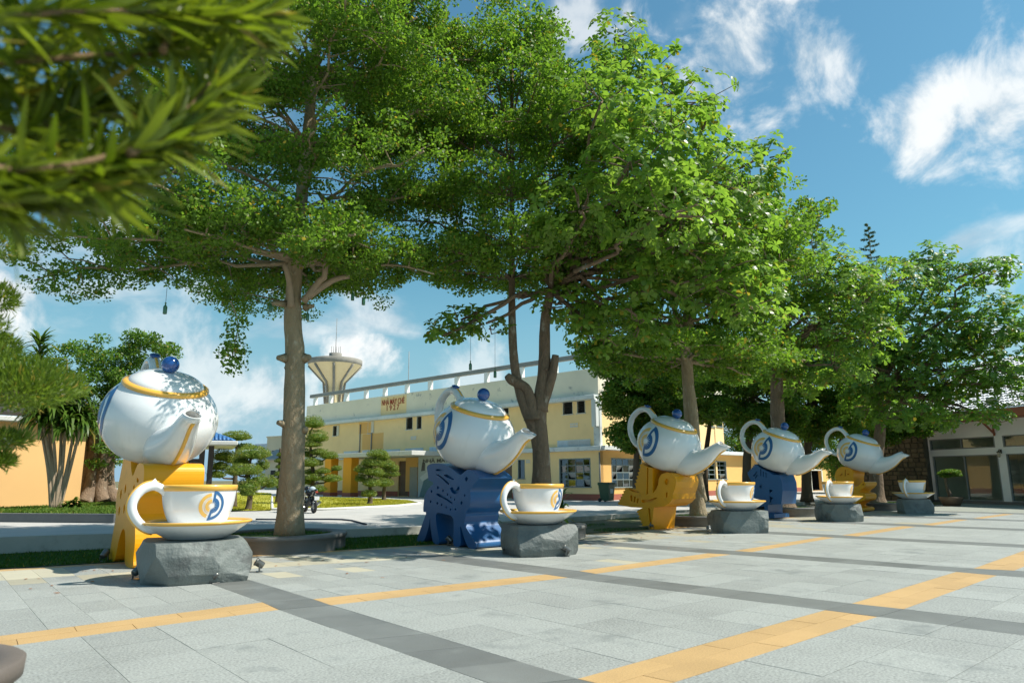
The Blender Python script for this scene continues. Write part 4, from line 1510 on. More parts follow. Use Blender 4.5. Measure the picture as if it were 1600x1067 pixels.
# the main block's end wall above the wing, with its own windows
uw = []
for x0, x1 in ((1106, 1116), (1119, 1128), (1010, 1022), (1026, 1038)):
    r = wrect((x0, 640, x1, 666))
    uw.append((r[0], max(r[1], z_slab + 1.3), r[2], min(r[3], z_ledge - .4)))
us = MB()
wall_open(us, .255, 15.5, z_slab + .25, z_ledge, uw, xf=WX, y=-.0)
us.build('upper_wall', K['wall_y'], wing)
for r in uw:
    window('pane', r, wing, WX)
MB().box((.055, -.25, z_ledge + .002), (15.5, .03, z_roof - .004), 0, WX).build('parapet', K['fascia'], wing)
MB().bbox((.36, -.1, z_ledge - .12), (15.6, .40, z_ledge + .12), .02, 0, WX).build('ledge', K['ledge'], wing)
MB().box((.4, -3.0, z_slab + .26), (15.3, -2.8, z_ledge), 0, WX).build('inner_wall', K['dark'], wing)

# ---------------- sign board beside the porch
sb0, sb1 = fac(745, 750, .6)[0], fac(653, 750, .6)[0]
sgn = thing('sign_board', 'pale blue painted sign board with dark heading, behind the blue deer', 'sign', FA0)
_, hs1 = fac(680, 712, .6)
MB().bbox((sb0, .45, 0), (sb1, .6, hs1), .01, 0, XL).build('board', K['mural_bg'], sgn)
lettering('NHÀ MÁY CHÈ', (661, 716), (722, 722), .602, K['grey_text'], sgn, FA0)


def mural(name, pts, m, off):
    q = [fac(x, y, .6) for x, y in pts]
    vs = [XL @ Vector((s_, .6 + off, h_)) for s_, h_ in q]
    vb = [XL @ Vector((s_, .602, h_)) for s_, h_ in q]
    n = len(vs)
    mb = MB().add(vs + vb, [tuple(range(n))] + [(i, (i + 1) % n, n + (i + 1) % n, n + i) for i in range(n)])
    return mb.build(name, m, sgn)


mural('painted_shape', [(655, 776), (663, 748), (672, 741), (684, 752), (672, 760), (662, 777)], K['mural_a'], .012)
mural('painted_shape', [(656, 746), (668, 736), (682, 734), (700, 742), (700, 747), (676, 742), (660, 752)], K['mural_b'], .018)
mural('painted_shape', [(660, 722), (664, 722), (664, 735), (658, 736)], K['grey_text'], .012)
mural('painted_shape', [(666, 724), (670, 720), (673, 726), (674, 736), (666, 736)], K['mural_b'], .012)
mural('painted_shape', [(690, 730), (720, 730), (740, 775), (690, 775)], K['mural_a'], .010)

# ---------------- water tower
tc_ = far(518, 700, 92)
wt = thing('water_tower', 'cream concrete water tower with flared funnel top behind the factory', 'water tower', (tc_.x, tc_.y, RZ))
sc = 92 * 1.03 / FPX
zt = lambda y: far(518, y, 92).z - RZ
z1, z2, z3, zt0 = zt(571), zt(563), zt(552), zt(606)
rt, rs = 38.5 * sc, 12.0 * sc
MB().lathe([(rs, 0), (rs * .95, zt0 - 1), (rs * 1.0, zt0)], 32).build('stem', K['tower_cream'], wt)
MB().lathe([(rs * 1.0, zt0), (rs * 1.25, zt0 + .7), (rt * .97, z1 - .1), (rt, z1)], 40).build('funnel', K['tower_cream'], wt)
MB().lathe([(rt, z1), (rt * 1.03, z1 + .1), (rt * 1.03, z2), (rt * .98, z2 + .06), (.02, z2 + .2)], 40).build('rim', K['tower_dark'], wt)
MB().lathe([(rt * .24, z2 + .2), (rt * .24, z3), (.02, z3 + .1)], 24).build('cap', K['tower_dark'], wt)
for k in range(8):
    a = 2 * math.pi * (k + .35) / 8
    u = Vector((math.cos(a), math.sin(a), 0))
    MB().tube([u * rs * 1.02 + Vector((0, 0, zt0 - 2.0)), u * rs * 1.3 + Vector((0, 0, zt0 + .7)), u * rt * .99 + Vector((0, 0, z1 - .1))], .17, 6).build('rib', K['tower_dark'], wt)
gr = MB()
for k in range(5):
    a = k * .5
    p = Vector((math.cos(a) * rt * .2, math.sin(a) * rt * .2, z3))
    gr.tube([p, p + Vector((0, 0, 1.0))], .03, 5)
gr.tube([Vector((0, 0, z3)), Vector((0, 0, z3 + 4.6))], .035, 5)
gr.build('aerial', K['tower_dark'], wt)

# ---------------- far beige block and pale blue shed between trunk and bonsai
c0, c1 = far(414, 745, 105), far(470, 745, 100)
fb = thing('far_building', 'plain beige flat roofed block far behind the big trunk', 'building', (c0.x, c0.y, RZ))
dd = (c1 - c0); dd.z = 0
L_ = dd.length; dd.normalize()
BX = Matrix.Translation(-Vector((c0.x, c0.y, RZ))) @ FM(Vector((c0.x, c0.y, RZ)), dd, Vector((dd.y, -dd.x, 0)))
hb = far(425, 685, 104).z
opn = []
for xx in (1.0, 4.2):
    opn.append((xx, 3.9, xx + 1.3, 5.2))
mb = MB()
wall_open(mb, 0, L_, 0, hb, opn, xf=BX)
mb.box((0, -9, 0), (.3, -.26, hb), 0, BX).box((0, -9.3, 0), (L_, -9, hb), 0, BX)
mb.build('wall', K['far_beige'], fb)
for r in opn:
    window('pane', r, fb, BX)
MB().bbox((-.1, -9.3, hb), (L_, .1, hb + .2), .02, 0, BX).build('roof', K['far_beige'], fb)
MB().lathe([(.35, 0), (.4, .1), (.4, .9), (.3, 1.05), (.01, 1.1)], 16, xf=BX @ Matrix.Translation((1.4, -3, hb + .2)) @ Matrix.Rotation(R(90), 4, 'Y')).build('water_tank', K['chrome'], fb)
c2 = far(400, 745, 112)
fs = thing('far_shed', 'pale blue grey shed beside the far beige block', 'building', (c2.x, c2.y, RZ))
h2 = far(408, 694, 110).z
mb = MB().box((0, -8, 0), (3.2, 0, h2 - 1), 0, FM(Vector((0, 0, 0)), dd, Vector((dd.y, -dd.x, 0))))
mb.build('wall', K['far_blue'], fs)
MB().bbox((-.3, -8.2, h2 - 1), (3.3, .4, h2), .05, 0, FM(Vector((0, 0, 0)), dd, Vector((dd.y, -dd.x, 0)))).build('roof', K['far_blue'], fs)
c3 = far(414, 760, 96)
lowf = thing('far_house', 'low grey roofed house with pale porch before the far block', 'building', (c3.x, c3.y, RZ))
X3 = FM(Vector((0, 0, 0)), dd, Vector((dd.y, -dd.x, 0)))
h3 = far(420, 718, 96).z
MB().box((0, -4, 0), (6, 0, h3), 0, X3).build('wall', K['far_beige'], lowf)
MB().add([X3 @ Vector(p) for p in ((-.5, .8, h3 - .1), (6.5, .8, h3 - .1), (6.5, -2, h3 + 1.2), (-.5, -2, h3 + 1.2), (-.5, -4.5, h3 - .1), (6.5, -4.5, h3 - .1), (-.5, .8, h3 - .25), (6.5, .8, h3 - .25))],
         [(0, 1, 2, 3), (3, 2, 5, 4), (0, 3, 4), (1, 5, 2), (6, 7, 1, 0)]).build('roof', K['conc_grey'], lowf)
for xx in (.9, 2.6, 4.4):
    wo = MB().box((xx - .06, .0, .9), (xx + .96, .05, 2.5), 0, X3).build('window', K['frame_pale'], lowf)
    MB().box((xx, .05, 1.0), (xx + .9, .06, 2.4), 0, X3).build('pane', K['dark'], wo)

# ---------------- blue roofed pavilion behind the first teapot
pc = far(316, 760, 33)
pv = thing('pavilion', 'dark timber pavilion with blue tiled roof behind nearest teapot', 'pavilion', (pc.x, pc.y, RZ))
rr = Vector((pc.y, -pc.x, 0)).normalized()
PVX = FM(Vector((0, 0, 0)), rr, Vector((rr.y, -rr.x, 0)))
hE = far(345, 693, 32).z - RZ
for xx in (-2.0, -1.1, -.1, .25):
    MB().bbox((xx - .11, -.11, 0), (xx + .11, .11, hE), .02, 0, PVX).build('post', K['wood_dark'], pv)
for a, b in ((-1.9, -1.2), (-1.0, -.2)):
    f_ = MB().box((a, -.05, .6), (b, .05, .75), 0, PVX).box((a, -.05, hE - .75), (b, .05, hE - .6), 0, PVX)
    for k in range(4):
        xx = a + (b - a) * k / 3
        f_.box((xx - .03, -.04, .75), (xx + .03, .04, hE - .75), 0, PVX)
    fo = f_.build('window', K['wood_dark'], pv)
    MB().box((a, -.012, .75), (b, .0, hE - .75), 0, PVX).build('pane', K['glass'], fo)
MB().bbox((-2.3, -4, hE - .05), (1.25, 1.0, hE + .12), .03, 0, PVX).build('eave', K['conc'], pv)
rb = MB()
apex = (-.6, -1.5, hE + .9)
cs = [(-2.2, .9, hE + .12), (1.15, .9, hE + .12), (1.15, -3.9, hE + .12), (-2.2, -3.9, hE + .12)]
rb.add([PVX @ Vector(p) for p in cs + [apex]], [(0, 1, 4), (1, 2, 4), (2, 3, 4), (3, 0, 4)])
rb.build('roof', K['roof_blue'], pv)
tl_ = MB()
for k in range(23):                      # half-round tile ridges on the near slope
    t = k / 22
    p = Vector(cs[0]).lerp(Vector(cs[1]), t)
    q = Vector(apex)
    e = p.lerp(q, 1.0 - abs(2 * t - 1) * .999) if False else Vector((p.x, p.y + (q.y - p.y) * (1 - abs(2 * t - 1)), p.z + (q.z - p.z) * (1 - abs(2 * t - 1))))
    if (e - p).length > .2:
        tl_.tube([PVX @ p, PVX @ e], .07, 6)
for k in range(23):
    t = k / 22
    p = Vector(cs[1]).lerp(Vector(cs[2]), t)
    q = Vector(apex)
    e = Vector((p.x + (q.x - p.x) * (1 - abs(2 * t - 1)), p.y, p.z + (q.z - p.z) * (1 - abs(2 * t - 1))))
    if (e - p).length > .2:
        tl_.tube([PVX @ p, PVX @ e], .07, 6)
tag(tl_.build('tile_ridges', K['roof_blue'], pv), kind='stuff')

# ---------------- peach building at far left
l0, l1 = far(-240, 745, 33), far(128, 745, 35.5)
pb = thing('peach_building', 'peach rendered building under a dark eave at far left', 'building', (l0.x, l0.y, .3))
dd2 = l1 - l0; dd2.z = 0
L2 = dd2.length; dd2.normalize()
n2_ = Vector((dd2.y, -dd2.x, 0))
PX_ = FM(Vector((0, 0, 0)), dd2, n2_)
hw = far(60, 662, 35).z - .3
MB().box((0, -8, 0), (L2, 0, hw), 0, PX_).build('wall', K['wall_peach'], pb)
MB().bbox((-.5, -.2, hw), (L2 + .5, .45, hw + .2), .03, 0, PX_).build('gutter', K['conc'], pb)
MB().add([PX_ @ Vector(p) for p in ((-.5, .4, hw + .22), (L2 + .6, .4, hw + .22), (L2 + .6, -5, hw + 2.3), (-.5, -5, hw + 2.3), (-.5, .4, hw + .36), (L2 + .6, .4, hw + .36), (L2 + .6, -5, hw + 2.44), (-.5, -5, hw + 2.44))],
         [(0, 1, 2, 3), (7, 6, 5, 4), (0, 4, 5, 1), (1, 5, 6, 2), (3, 7, 4, 0)]).build('roof', K['wood_dark'], pb)
MB().bbox((L2 * .62 - .3, .0, 2.55), (L2 * .62 + .3, .16, 2.8), .02, 0, PX_).build('wall_lamp', K['frame_grey'], pb)

# ---------------- white building at right
w0, w1 = at(1452, 783, .0), at(1566.6, 787, .0)
wd = w1 - w0; wd.z = 0; wd.normalize()
wn = Vector((wd.y, -wd.x, 0))
if wn.dot(-w0) < 0:
    wn = -wn
wb = thing('white_building', 'white single storey building with large glass doors and pale tiled roof', 'building', (w0.x, w0.y, 0))
WB = FM(Vector((0, 0, 0)), wd, wn)


def wbr(x, y):
    p = on_plane(x, y, w0, wn)
    return (p - w0).dot(wd), p.z


def wbrect(px):
    return wbr(px[0], (px[1] + px[3]) / 2)[0], wbr((px[0] + px[2]) / 2, px[3])[1], wbr(px[2], (px[1] + px[3]) / 2)[0], wbr((px[0] + px[2]) / 2, px[1])[1]


d1 = wbrect((1461, 711, 1564, 784))
f1 = wbrect((1457, 684, 1557, 701))
pitch_ = (wbr(1577, 748)[0] - d1[0])
print('white building', d1, f1, pitch_)
he = wbr(1590, 652)[1]
opens, LW = [], 5 * pitch_ + .9
doors_ = []
for k in range(5):
    a = d1[0] + k * pitch_
    opens.append((a, .12, d1[2] + k * pitch_, d1[3]))
    opens.append((a - .08, f1[1], d1[2] + k * pitch_ - .08, f1[3]))
mb = MB()
wall_open(mb, 0, LW, 0, he, opens, xf=WB, th=.22)
mb.build('wall', K['wall_white'], wb)
MB().box((0, -7, 0), (.2, -.23, he), 0, WB).box((LW - .2, -7, 0), (LW, -.23, he), 0, WB).build('room_wall', K['room'], wb)
rw_ = MB()
wall_open(rw_, .2, LW - .2, .1, he - .3, [(d1[0] + k * pitch_ + dx, .5, d1[0] + k * pitch_ + dx + 1.1, 2.6) for k in range(5) for dx in (.3, 2.0)], y=-7.0, th=.2, xf=WB)
rw_.build('room_wall', K['room'], wb)
MB().box((.2, -7, -.02), (LW - .2, -.23, .1), 0, WB).build('floor_slab', K['room'], wb)
MB().box((.0, -7, he - .3), (LW, -.1, he - .15), 0, WB).build('ceiling_panel', K['room'], wb)
# windows of the rear wall seen through the glass
for k in range(5):
    for dx in (.3, 2.0):
        a = d1[0] + k * pitch_ + dx
        wo = MB().box((a, -7.1, .5), (a + .08, -6.97, 2.6), 0, WB).box((a + 1.02, -7.1, .5), (a + 1.1, -6.97, 2.6), 0, WB).box((a + .08, -7.1, 2.5), (a + 1.02, -6.97, 2.6), 0, WB).box((a + .08, -7.1, .5), (a + 1.02, -6.97, .6), 0, WB).box((a + .52, -7.08, .6), (a + .58, -6.98, 2.5), 0, WB).build('rear_window', K['wood_dark'], wb)
        MB().box((a + .08, -7.05, .6), (a + 1.02, -7.04, 2.5), 0, WB).build('pane', K['glass_door'], wo)
for k, r in enumerate(opens):
    isd = k % 2 == 0
    fr = MB()
    t_ = .055
    x0, z0, x1, z1 = r
    fr.box((x0, -.14, z0), (x0 + t_, .01, z1), 0, WB).box((x1 - t_, -.14, z0), (x1, .01, z1), 0, WB).box((x0 + t_, -.14, z1 - t_), (x1 - t_, .01, z1), 0, WB).box((x0 + t_, -.14, z0), (x1 - t_, .01, z0 + t_), 0, WB)
    xm = (x0 + x1) / 2
    fr.box((xm - .03, -.12, z0 + t_), (xm + .03, .0, z1 - t_), 0, WB)
    fo = fr.build('glass_door' if isd else 'window', K['conc_grey'], wb)
    for a, b in ((x0 + t_, xm - .03), (xm + .03, x1 - t_)):
        MB().box((a, -.07, z0 + t_), (b, -.06, z1 - t_), 0, WB).build('pane', K['glass_door'], fo)
MB().bbox((-1.0, -.3, he - .02), (LW, 1.25, he + .42), .02, 0, WB).build('eave_board', K['eave_brown'], wb)
for k in range(6):
    a = d1[0] - .45 + k * pitch_
    MB().tube([WB @ Vector((a, .02, he - .75)), WB @ Vector((a, .9, he - .02))], .06, 6).tube([WB @ Vector((a, .06, he - .85)), WB @ Vector((a, .06, he - .02))], .05, 6).build('eave_bracket', K['eave_brown'], wb)
# tiled roof: rows of barrel tiles, each row overlapping the next
rl, rise, run = LW + 1.0, 3.6, 7.2
nrow, ncol = 22, int((LW + 1) / .26)
vs, fs = [], []
for i in range(nrow):
    t0_, t1_ = i / nrow, (i + 1) / nrow
    for j in range(ncol):
        xa = -1.0 + j * .26
        base = len(vs)
        for k in range(6):
            a = math.pi * k / 5
            xx, hh = xa + .13 - .12 * math.cos(a), .065 * math.sin(a)
            for t, dz in ((t0_, .06), (t1_, .0)):
                vs.append(WB @ Vector((xx, 1.3 - run * t, he + .42 + rise * t + hh + dz)))
        for k in range(5):
            fs.append((base + 2 * k, base + 2 * k + 2, base + 2 * k + 3, base + 2 * k + 1))
rf = npmesh('roof_tiles', np.array([tuple(v) for v in vs]), np.array(fs), K['roof_white'], wb)
tag(rf, kind='stuff')
MB().add([WB @ Vector(p) for p in ((-1, 1.28, he + .43), (LW, 1.28, he + .43), (LW, 1.28 - run, he + .43 + rise), (-1, 1.28 - run, he + .43 + rise), (-1, 1.28 - 2 * run, he + .43), (LW, 1.28 - 2 * run, he + .43))],
         [(0, 1, 2, 3), (3, 2, 5, 4)]).build('roof_bed', K['roof_white'], wb)
# steps and kerb in front
MB().bbox((-1.2, .02, -.05), (LW, .55, .12), .01, 0, WB).build('threshold', K['kerb_dark'], wb)
for x in (1449, 1564.5):
    s, h = wbr(x, 708)
    ln = thing('wall_lantern', 'black carriage lantern on white wall ' + ('left of first glass door' if x < 1500 else 'between the two glass doors'), 'lantern', Vector((w0.x, w0.y, 0)) + WB @ Vector((s, 0, h)), 0, 'lanterns on the white wall')
    MB().tube([WB @ Vector((0, .005, .12)), WB @ Vector((0, .12, .2)), WB @ Vector((0, .17, .13))], .018, 6).box((-.05, 0, .0), (.05, .02, .2), 0, WB).build('bracket', K['wood_dark'], ln)
    MB().lathe([(.02, .13), (.11, .06), (.10, .04)], 8, xf=Matrix.Translation(WB @ Vector((0, .17, 0)))).lathe([(.06, -.17), (.03, -.2), (.001, -.2)], 8, xf=Matrix.Translation(WB @ Vector((0, .17, 0)))).build('cap', K['wood_dark'], ln)
    MB().lathe([(.095, .04), (.06, -.17)], 8, xf=Matrix.Translation(WB @ Vector((0, .17, 0)))).build('glass', K['lamp_glass'], ln)
# floodlight on the roof edge
p = on_plane(1548, 627, w0 + wn * 1.2, wn)
fl = thing('floodlight', 'square floodlight above the eave of the white building', 'floodlight', p)
MB().bbox((-.28, -.10, -.18), (.28, .0, .22), .03, 0, WB).box((-.05, -.2, -.55), (.05, -.1, .1), 0, WB).build('housing', K['frame_grey'], fl)
MB().box((-.22, .0, -.12), (.22, .012, .16), 0, WB).build('lens', K['lamp_glass'], fl)

# orange pier and rubble wall left of the white building
pp = at(1446, 781, 0)
pier = thing('orange_pier', 'bright orange pier between rubble wall and white building', 'pillar', (pp.x, pp.y, 0))
PR = FM(Vector((0, 0, 0)), wd, wn)
zt_ = far(1436, 678, pp.length).z
MB().bbox((-1.0, -1.3, 2.0), (.0, -.9, zt_ + 1.4), .02, 0, PR).build('lintel', K['wall_orange'], pier)
MB().bbox((-.28, -1.28, 0), (.0, -.92, 2.0), .02, 0, PR).build('post', K['wall_y'], pier)
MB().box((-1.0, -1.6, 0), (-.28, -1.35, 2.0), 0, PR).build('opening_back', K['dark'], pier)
r0, r1 = far(1366, 745, 47), far(1433, 745, 46)
rw = thing('rubble_wall', 'tall brown rubble stone wall behind the farthest teapot', 'wall', (r0.x, r0.y, 0))
rd = r1 - r0; rd.z = 0
RL = rd.length + .6; rd.normalize()
RXm = FM(Vector((0, 0, 0)), rd, Vector((rd.y, -rd.x, 0)))
hR = 5.2
MB().box((-.8, -.4, 0), (RL, -.05, hR), 0, RXm).build('core', K['mortar'], rw)
z = 0.0
base_me = None
while z < hR - .1:
    hh = rnd.uniform(.2, .32)
    x = -.8
    while x < RL - .1:
        ww = rnd.uniform(.2, .5)
        e = min(x + ww, RL)
        MB().bbox((x + .015, -.05, z + .015), (e - .015, rnd.uniform(.0, .06), min(z + hh, hR) - .015), .03, 0, RXm).build('stone', K['stonewall'], rw)
        x = e
    z += hh
# ================================================================== TREES AND PLANTS
def unit(a):
    return a / (np.linalg.norm(a, axis=-1, keepdims=True) + 1e-9)


def leaves(C_, size, up=0.6, asp=0.5, out=None, fold=False):
    """rhombic leaves centred on C_ ; normals lean upward"""
    n = len(C_)
    nrm = unit(nr.normal(0, 1, (n, 3)) * (1 - up) + np.array([0, 0, 1.0]) * up + (out * .4 if out is not None else 0))
    d = unit(np.cross(nrm, nr.normal(0, 1, (n, 3))))
    s = np.cross(nrm, d)
    sz = (size * nr.uniform(.65, 1.3, n))[:, None]
    V = np.stack([C_ - d * sz * .5, C_ + s * sz * asp * .5, C_ + d * sz * .5, C_ - s * sz * asp * .5], 1)
    return V.reshape(-1, 3), np.arange(4 * n).reshape(-1, 4)


def ellipsoid_pts(c, r, n, hollow=0.0):
    u = unit(nr.normal(0, 1, (n, 3)))
    q = nr.uniform(hollow ** 3, 1, n) ** (1 / 3)
    return np.asarray(c) + u * q[:, None] * np.asarray(r)


def limb(p, q, r0, r1, seed=0, sag=0.0, bend=.12, n=6):
    p, q = Vector(p), Vector(q)
    L = (q - p).length
    pts, rad = [], []
    o = Vector((0, 0, 0))
    for i in range(n + 1):
        t = i / n
        if 0 < i < n:
            o = Vector((rnd.uniform(-1, 1), rnd.uniform(-1, 1), rnd.uniform(-.6, .6))) * L * bend * .5
        else:
            o = Vector((0, 0, 0))
        pts.append(p.lerp(q, t) + o + Vector((0, 0, -sag * L * math.sin(math.pi * t))))
        rad.append(r0 + (r1 - r0) * t)
    return catmull(pts, 2), [float(np.interp(k / (2 * n), [0, 1], [r0, r1])) for k in range(2 * n + 1)]


def trunk_mesh(mb, pts, rad, n=14, knots=0, flare=0.0):
    """round trunk with a flared foot and burrs where limbs were cut"""
    P = catmull(pts, 6)
    m = len(P) - 1
    rr = []
    for i in range(m + 1):
        t = i / m
        r = float(np.interp(t, np.linspace(0, 1, len(rad)), rad))
        r *= 1 + flare * math.exp(-t * 14)
        rr.append(r * (1 + .025 * math.sin(i * 2.1)))
    mb.tube(P, rr, n)
    for k in range(knots):
        i = rnd.randint(4, m - 2)
        a = rnd.uniform(0, 6.28)
        u = Vector((math.cos(a), math.sin(a), 0))
        mb.tube([P[i], P[i] + u * rr[i] * 1.18 + Vector((0, 0, .02)), P[i] + u * rr[i] * 1.36 + Vector((0, 0, .05))], [rr[i] * .36, rr[i] * .24, rr[i] * .12], 8)
    return P, rr


def crown(name, V, F, m, parent):
    o = npmesh(name, V, F, m, parent)
    tag(o, kind='stuff')
    return o


def merge(parts):
    vs, fs, b = [], [], 0
    for V, F in parts:
        vs.append(V); fs.append(F + b); b += len(V)
    return np.concatenate(vs), np.concatenate(fs)


def tiered_tree(t, base, top, tiers, trunk_r, leaf, n_leaf, bark, mat_, pad=(.55, .95), flat=.24, lean=None, knots=3, twig_r=.02, density=1.0, trunk_pts=None, z0=None, skip=None):
    """umbrella tree: whorls of level limbs carrying flat leafy pads"""
    mb = MB()
    b = Vector(base)
    tp = Vector(top)
    tpts = trunk_pts or [b, b.lerp(tp, .3) + Vector((.03, .02, 0)), b.lerp(tp, .6) + Vector((-.04, 0, 0)), tp]
    P, rr = trunk_mesh(mb, tpts, [trunk_r, trunk_r * .82, trunk_r * .66, trunk_r * .25], 16, knots, .16)
    lb = MB()
    pads = []
    for (z, r, rise, nl, a_off) in tiers:
        r_l, r_r = r if isinstance(r, tuple) else (r, r)
        k = min(range(len(P)), key=lambda i: abs(P[i].z - z))
        for j in range(nl):
            a = a_off + 2 * math.pi * (j + rnd.uniform(-.25, .25)) / nl
            u = Vector((math.cos(a), math.sin(a), 0))
            sd_ = u.dot(_rt) * .5 + .5
            L = (r_l * (1 - sd_) + r_r * sd_) * rnd.choice((.62, .8, .95, 1.0, 1.08))
            end = P[k] + u * L + Vector((0, 0, rise * rnd.uniform(.4, 1.5) + rnd.uniform(-.25, .25)))
            if skip and skip(end):
                continue
            pts, rad = limb(P[k], end, max(.03, rr[k] * .30), .02, sag=-.03, bend=.10)
            lb.tube(pts, rad, 7)
            side = Vector((-u.y, u.x, 0))
            np_ = max(3, int(L / .56))
            for q in range(np_):
                f = .26 + .74 * (q + rnd.random() * .6) / np_
                c = pts[min(len(pts) - 1, int(f * (len(pts) - 1)))]
                spread = L * .42 * (1 - .55 * f) + .15
                for s in (-1, 1):
                    if rnd.random() < .16:
                        continue
                    e = c + side * s * rnd.uniform(.25, 1.0) * spread + u * rnd.uniform(.1, .5) + Vector((0, 0, rnd.uniform(-.22, .42)))
                    lb.tube([c, c.lerp(e, .55) + Vector((0, 0, .05)), e], [twig_r, twig_r * .8, twig_r * .5], 4, cap=False)
                    pads.append((e, rnd.uniform(*pad)))
                if f > .8:
                    pads.append((c + u * .2, rnd.uniform(*pad)))
    mb.build('trunk', bark, t)
    lb.build('limbs', bark, t)
    parts = []
    for c, r in pads:
        n = int(n_leaf * (r / .75) ** 2 * density)
        # each pad is three or four overlapping sprays
        for s in range(4):
            cc = np.array(c) + np.array([rnd.uniform(-.5, .5) * r, rnd.uniform(-.5, .5) * r, rnd.uniform(-.20, .26)])
            parts.append(ellipsoid_pts(cc, (r * rnd.uniform(.3, .6), r * rnd.uniform(.3, .6), r * flat * rnd.uniform(.7, 1.2)), n // 4))
    C_ = np.concatenate(parts)
    V, F = leaves(C_, leaf, .38, .62)
    crown('crown', V, F, mat_, t)
    print(t.name, 'pads', len(pads), 'leaves', len(C_))
    return P, rr, pads


def rosette_mesh(nl, L, wd, seed):
    """one rosette of obovate leaves, each bent along its midrib"""
    r_ = np.random.RandomState(seed)
    V, F = [], []
    for i in range(nl):
        a = 2 * math.pi * i / nl + r_.uniform(-.25, .25)
        el = r_.uniform(-.15, .65)
        l = L * r_.uniform(.7, 1.1)
        u = np.array([math.cos(a), math.sin(a), 0.0])
        s = np.array([-math.sin(a), math.cos(a), 0.0])
        p0 = np.zeros(3)
        p1 = u * l * .55 * math.cos(el) + np.array([0, 0, l * .55 * math.sin(el)])
        p2 = p1 + u * l * .45 * math.cos(el - .5) + np.array([0, 0, l * .45 * math.sin(el - .5)])
        b = len(V)
        hw = wd * l / L
        V += [p0, p1 + s * hw * .42 + [0, 0, .012], p1 - s * hw * .42 + [0, 0, .012], p1 * .25 + p2 * .75 + s * hw * .5, p1 * .25 + p2 * .75 - s * hw * .5, p2]
        F += [(b, b + 2, b + 1, b + 1), (b + 1, b + 2, b + 4, b + 3), (b + 3, b + 4, b + 5, b + 5)]
    return np.array(V), F


ROS = [rosette_mesh(nl, .23, .115, k) for k, nl in enumerate((6, 7, 8, 7))]


def rosettes(C_, D_, scale):
    """rosettes at points C_ facing directions D_ -> triangles"""
    vs, fs, b = [], [], 0
    TR = []
    for V, F in ROS:
        tri = []
        for f in F:
            if f[2] == f[3]:
                tri.append(f[:3])
            elif f[0] == f[1]:
                tri.append((f[0], f[2], f[3]))
            else:
                tri += [(f[0], f[1], f[2]), (f[0], f[2], f[3])]
        TR.append(np.array(tri))
    for i in range(len(C_)):
        k = i % len(ROS)
        z = D_[i]
        x = np.cross(z, nr.normal(0, 1, 3)); x /= np.linalg.norm(x) + 1e-9
        y = np.cross(z, x)
        V = ROS[k][0] * scale * nr.uniform(.75, 1.2)
        vs.append(C_[i] + V[:, :1] * x + V[:, 1:2] * y + V[:, 2:3] * z)
        fs.append(TR[k] + b)
        b += len(V)
    return np.concatenate(vs), np.concatenate(fs)


def broad_tree(t, trunks, clumps, bark, mat_, scale=1.0, per_m2=9.0, parts_n=0, limb_r=.10, fork=None):
    """broad-leaved tree: clumps = list of (centre, (rx, ry, rz)); rosettes sit on the outside of each clump"""
    mb = MB()
    for pts, rad in trunks:
        trunk_mesh(mb, pts, rad, 14, 2, .5)
    lb = MB()
    fork = Vector(fork) if fork is not None else Vector(trunks[0][0][-1])
    CC, DD = [], []
    for c, r in clumps:
        c = Vector(c)
        pts, rad = limb(fork, c, limb_r, .03, bend=.16)
        lb.tube(pts, rad, 8)
        area = 4 * math.pi * ((r[0] * r[1] + r[0] * r[2] + r[1] * r[2]) / 3)
        n = int(area * per_m2)
        u = unit(nr.normal(0, 1, (n, 3)))
        q = nr.uniform(.35, 1, n) ** (1 / 2.2)
        # uneven outline: lumps and gaps
        ph = np.sin(u[:, 0] * 5 + c.x * 3) + np.sin(u[:, 1] * 6 + c.y * 2) + np.sin(u[:, 2] * 5 + c.z * 4)
        q = q * (1 + .10 * ph)
        keep = nr.uniform(0, 1, n) < np.clip(.72 + .28 * ph, .12, 1)
        p = np.array(c) + u * q[:, None] * np.array(r)
        d = unit(u * .55 + np.array([0, 0, .75]) + nr.normal(0, .25, (n, 3)))
        CC.append(p[keep]); DD.append(d[keep])
        # bare crooked twigs reaching the rosettes
        idx = np.flatnonzero(keep)[::9]
        for i in idx:
            e = Vector(p[i])
            s_ = c.lerp(e, rnd.uniform(.0, .3)) + Vector((0, 0, rnd.uniform(-.2, .1)))
            lb.tube([s_, s_.lerp(e, .5) + Vector((rnd.uniform(-.12, .12), rnd.uniform(-.12, .12), rnd.uniform(-.15, .05))), e], [.022, .016, .008], 4, cap=False)
    mb.build('trunk', bark, t)
    lb.build('limbs', bark, t)
    CC, DD = np.concatenate(CC), np.concatenate(DD)
    order = np.argsort(np.linalg.norm(CC - np.array(EYEV), axis=1))
    if parts_n:
        vis = [i for i in order if True][:parts_n]
        mes = []
        for V, F in ROS:
            me = bpy.data.meshes.new('leaf_rosette')
            me.from_pydata([tuple(v * scale) for v in V], [], [tuple(dict.fromkeys(f)) for f in F])
            me.materials.append(mat_)
            mes.append(me)
        for i in vis:
            o = link('leaf_rosette', mes[i % len(mes)], t, Vector(CC[i]))
            o.rotation_mode = 'QUATERNION'
            o.rotation_quaternion = Vector(DD[i]).to_track_quat('Z', 'Y') @ Matrix.Rotation(rnd.uniform(0, 6.28), 3, 'Z').to_quaternion()
            k = rnd.uniform(.8, 1.2)
            o.scale = (k, k, k)
        order = order[parts_n:]
    V, F = rosettes(CC[order], DD[order], scale)
    crown('crown', V, F, mat_, t)
    print(t.name, 'rosettes', len(CC))


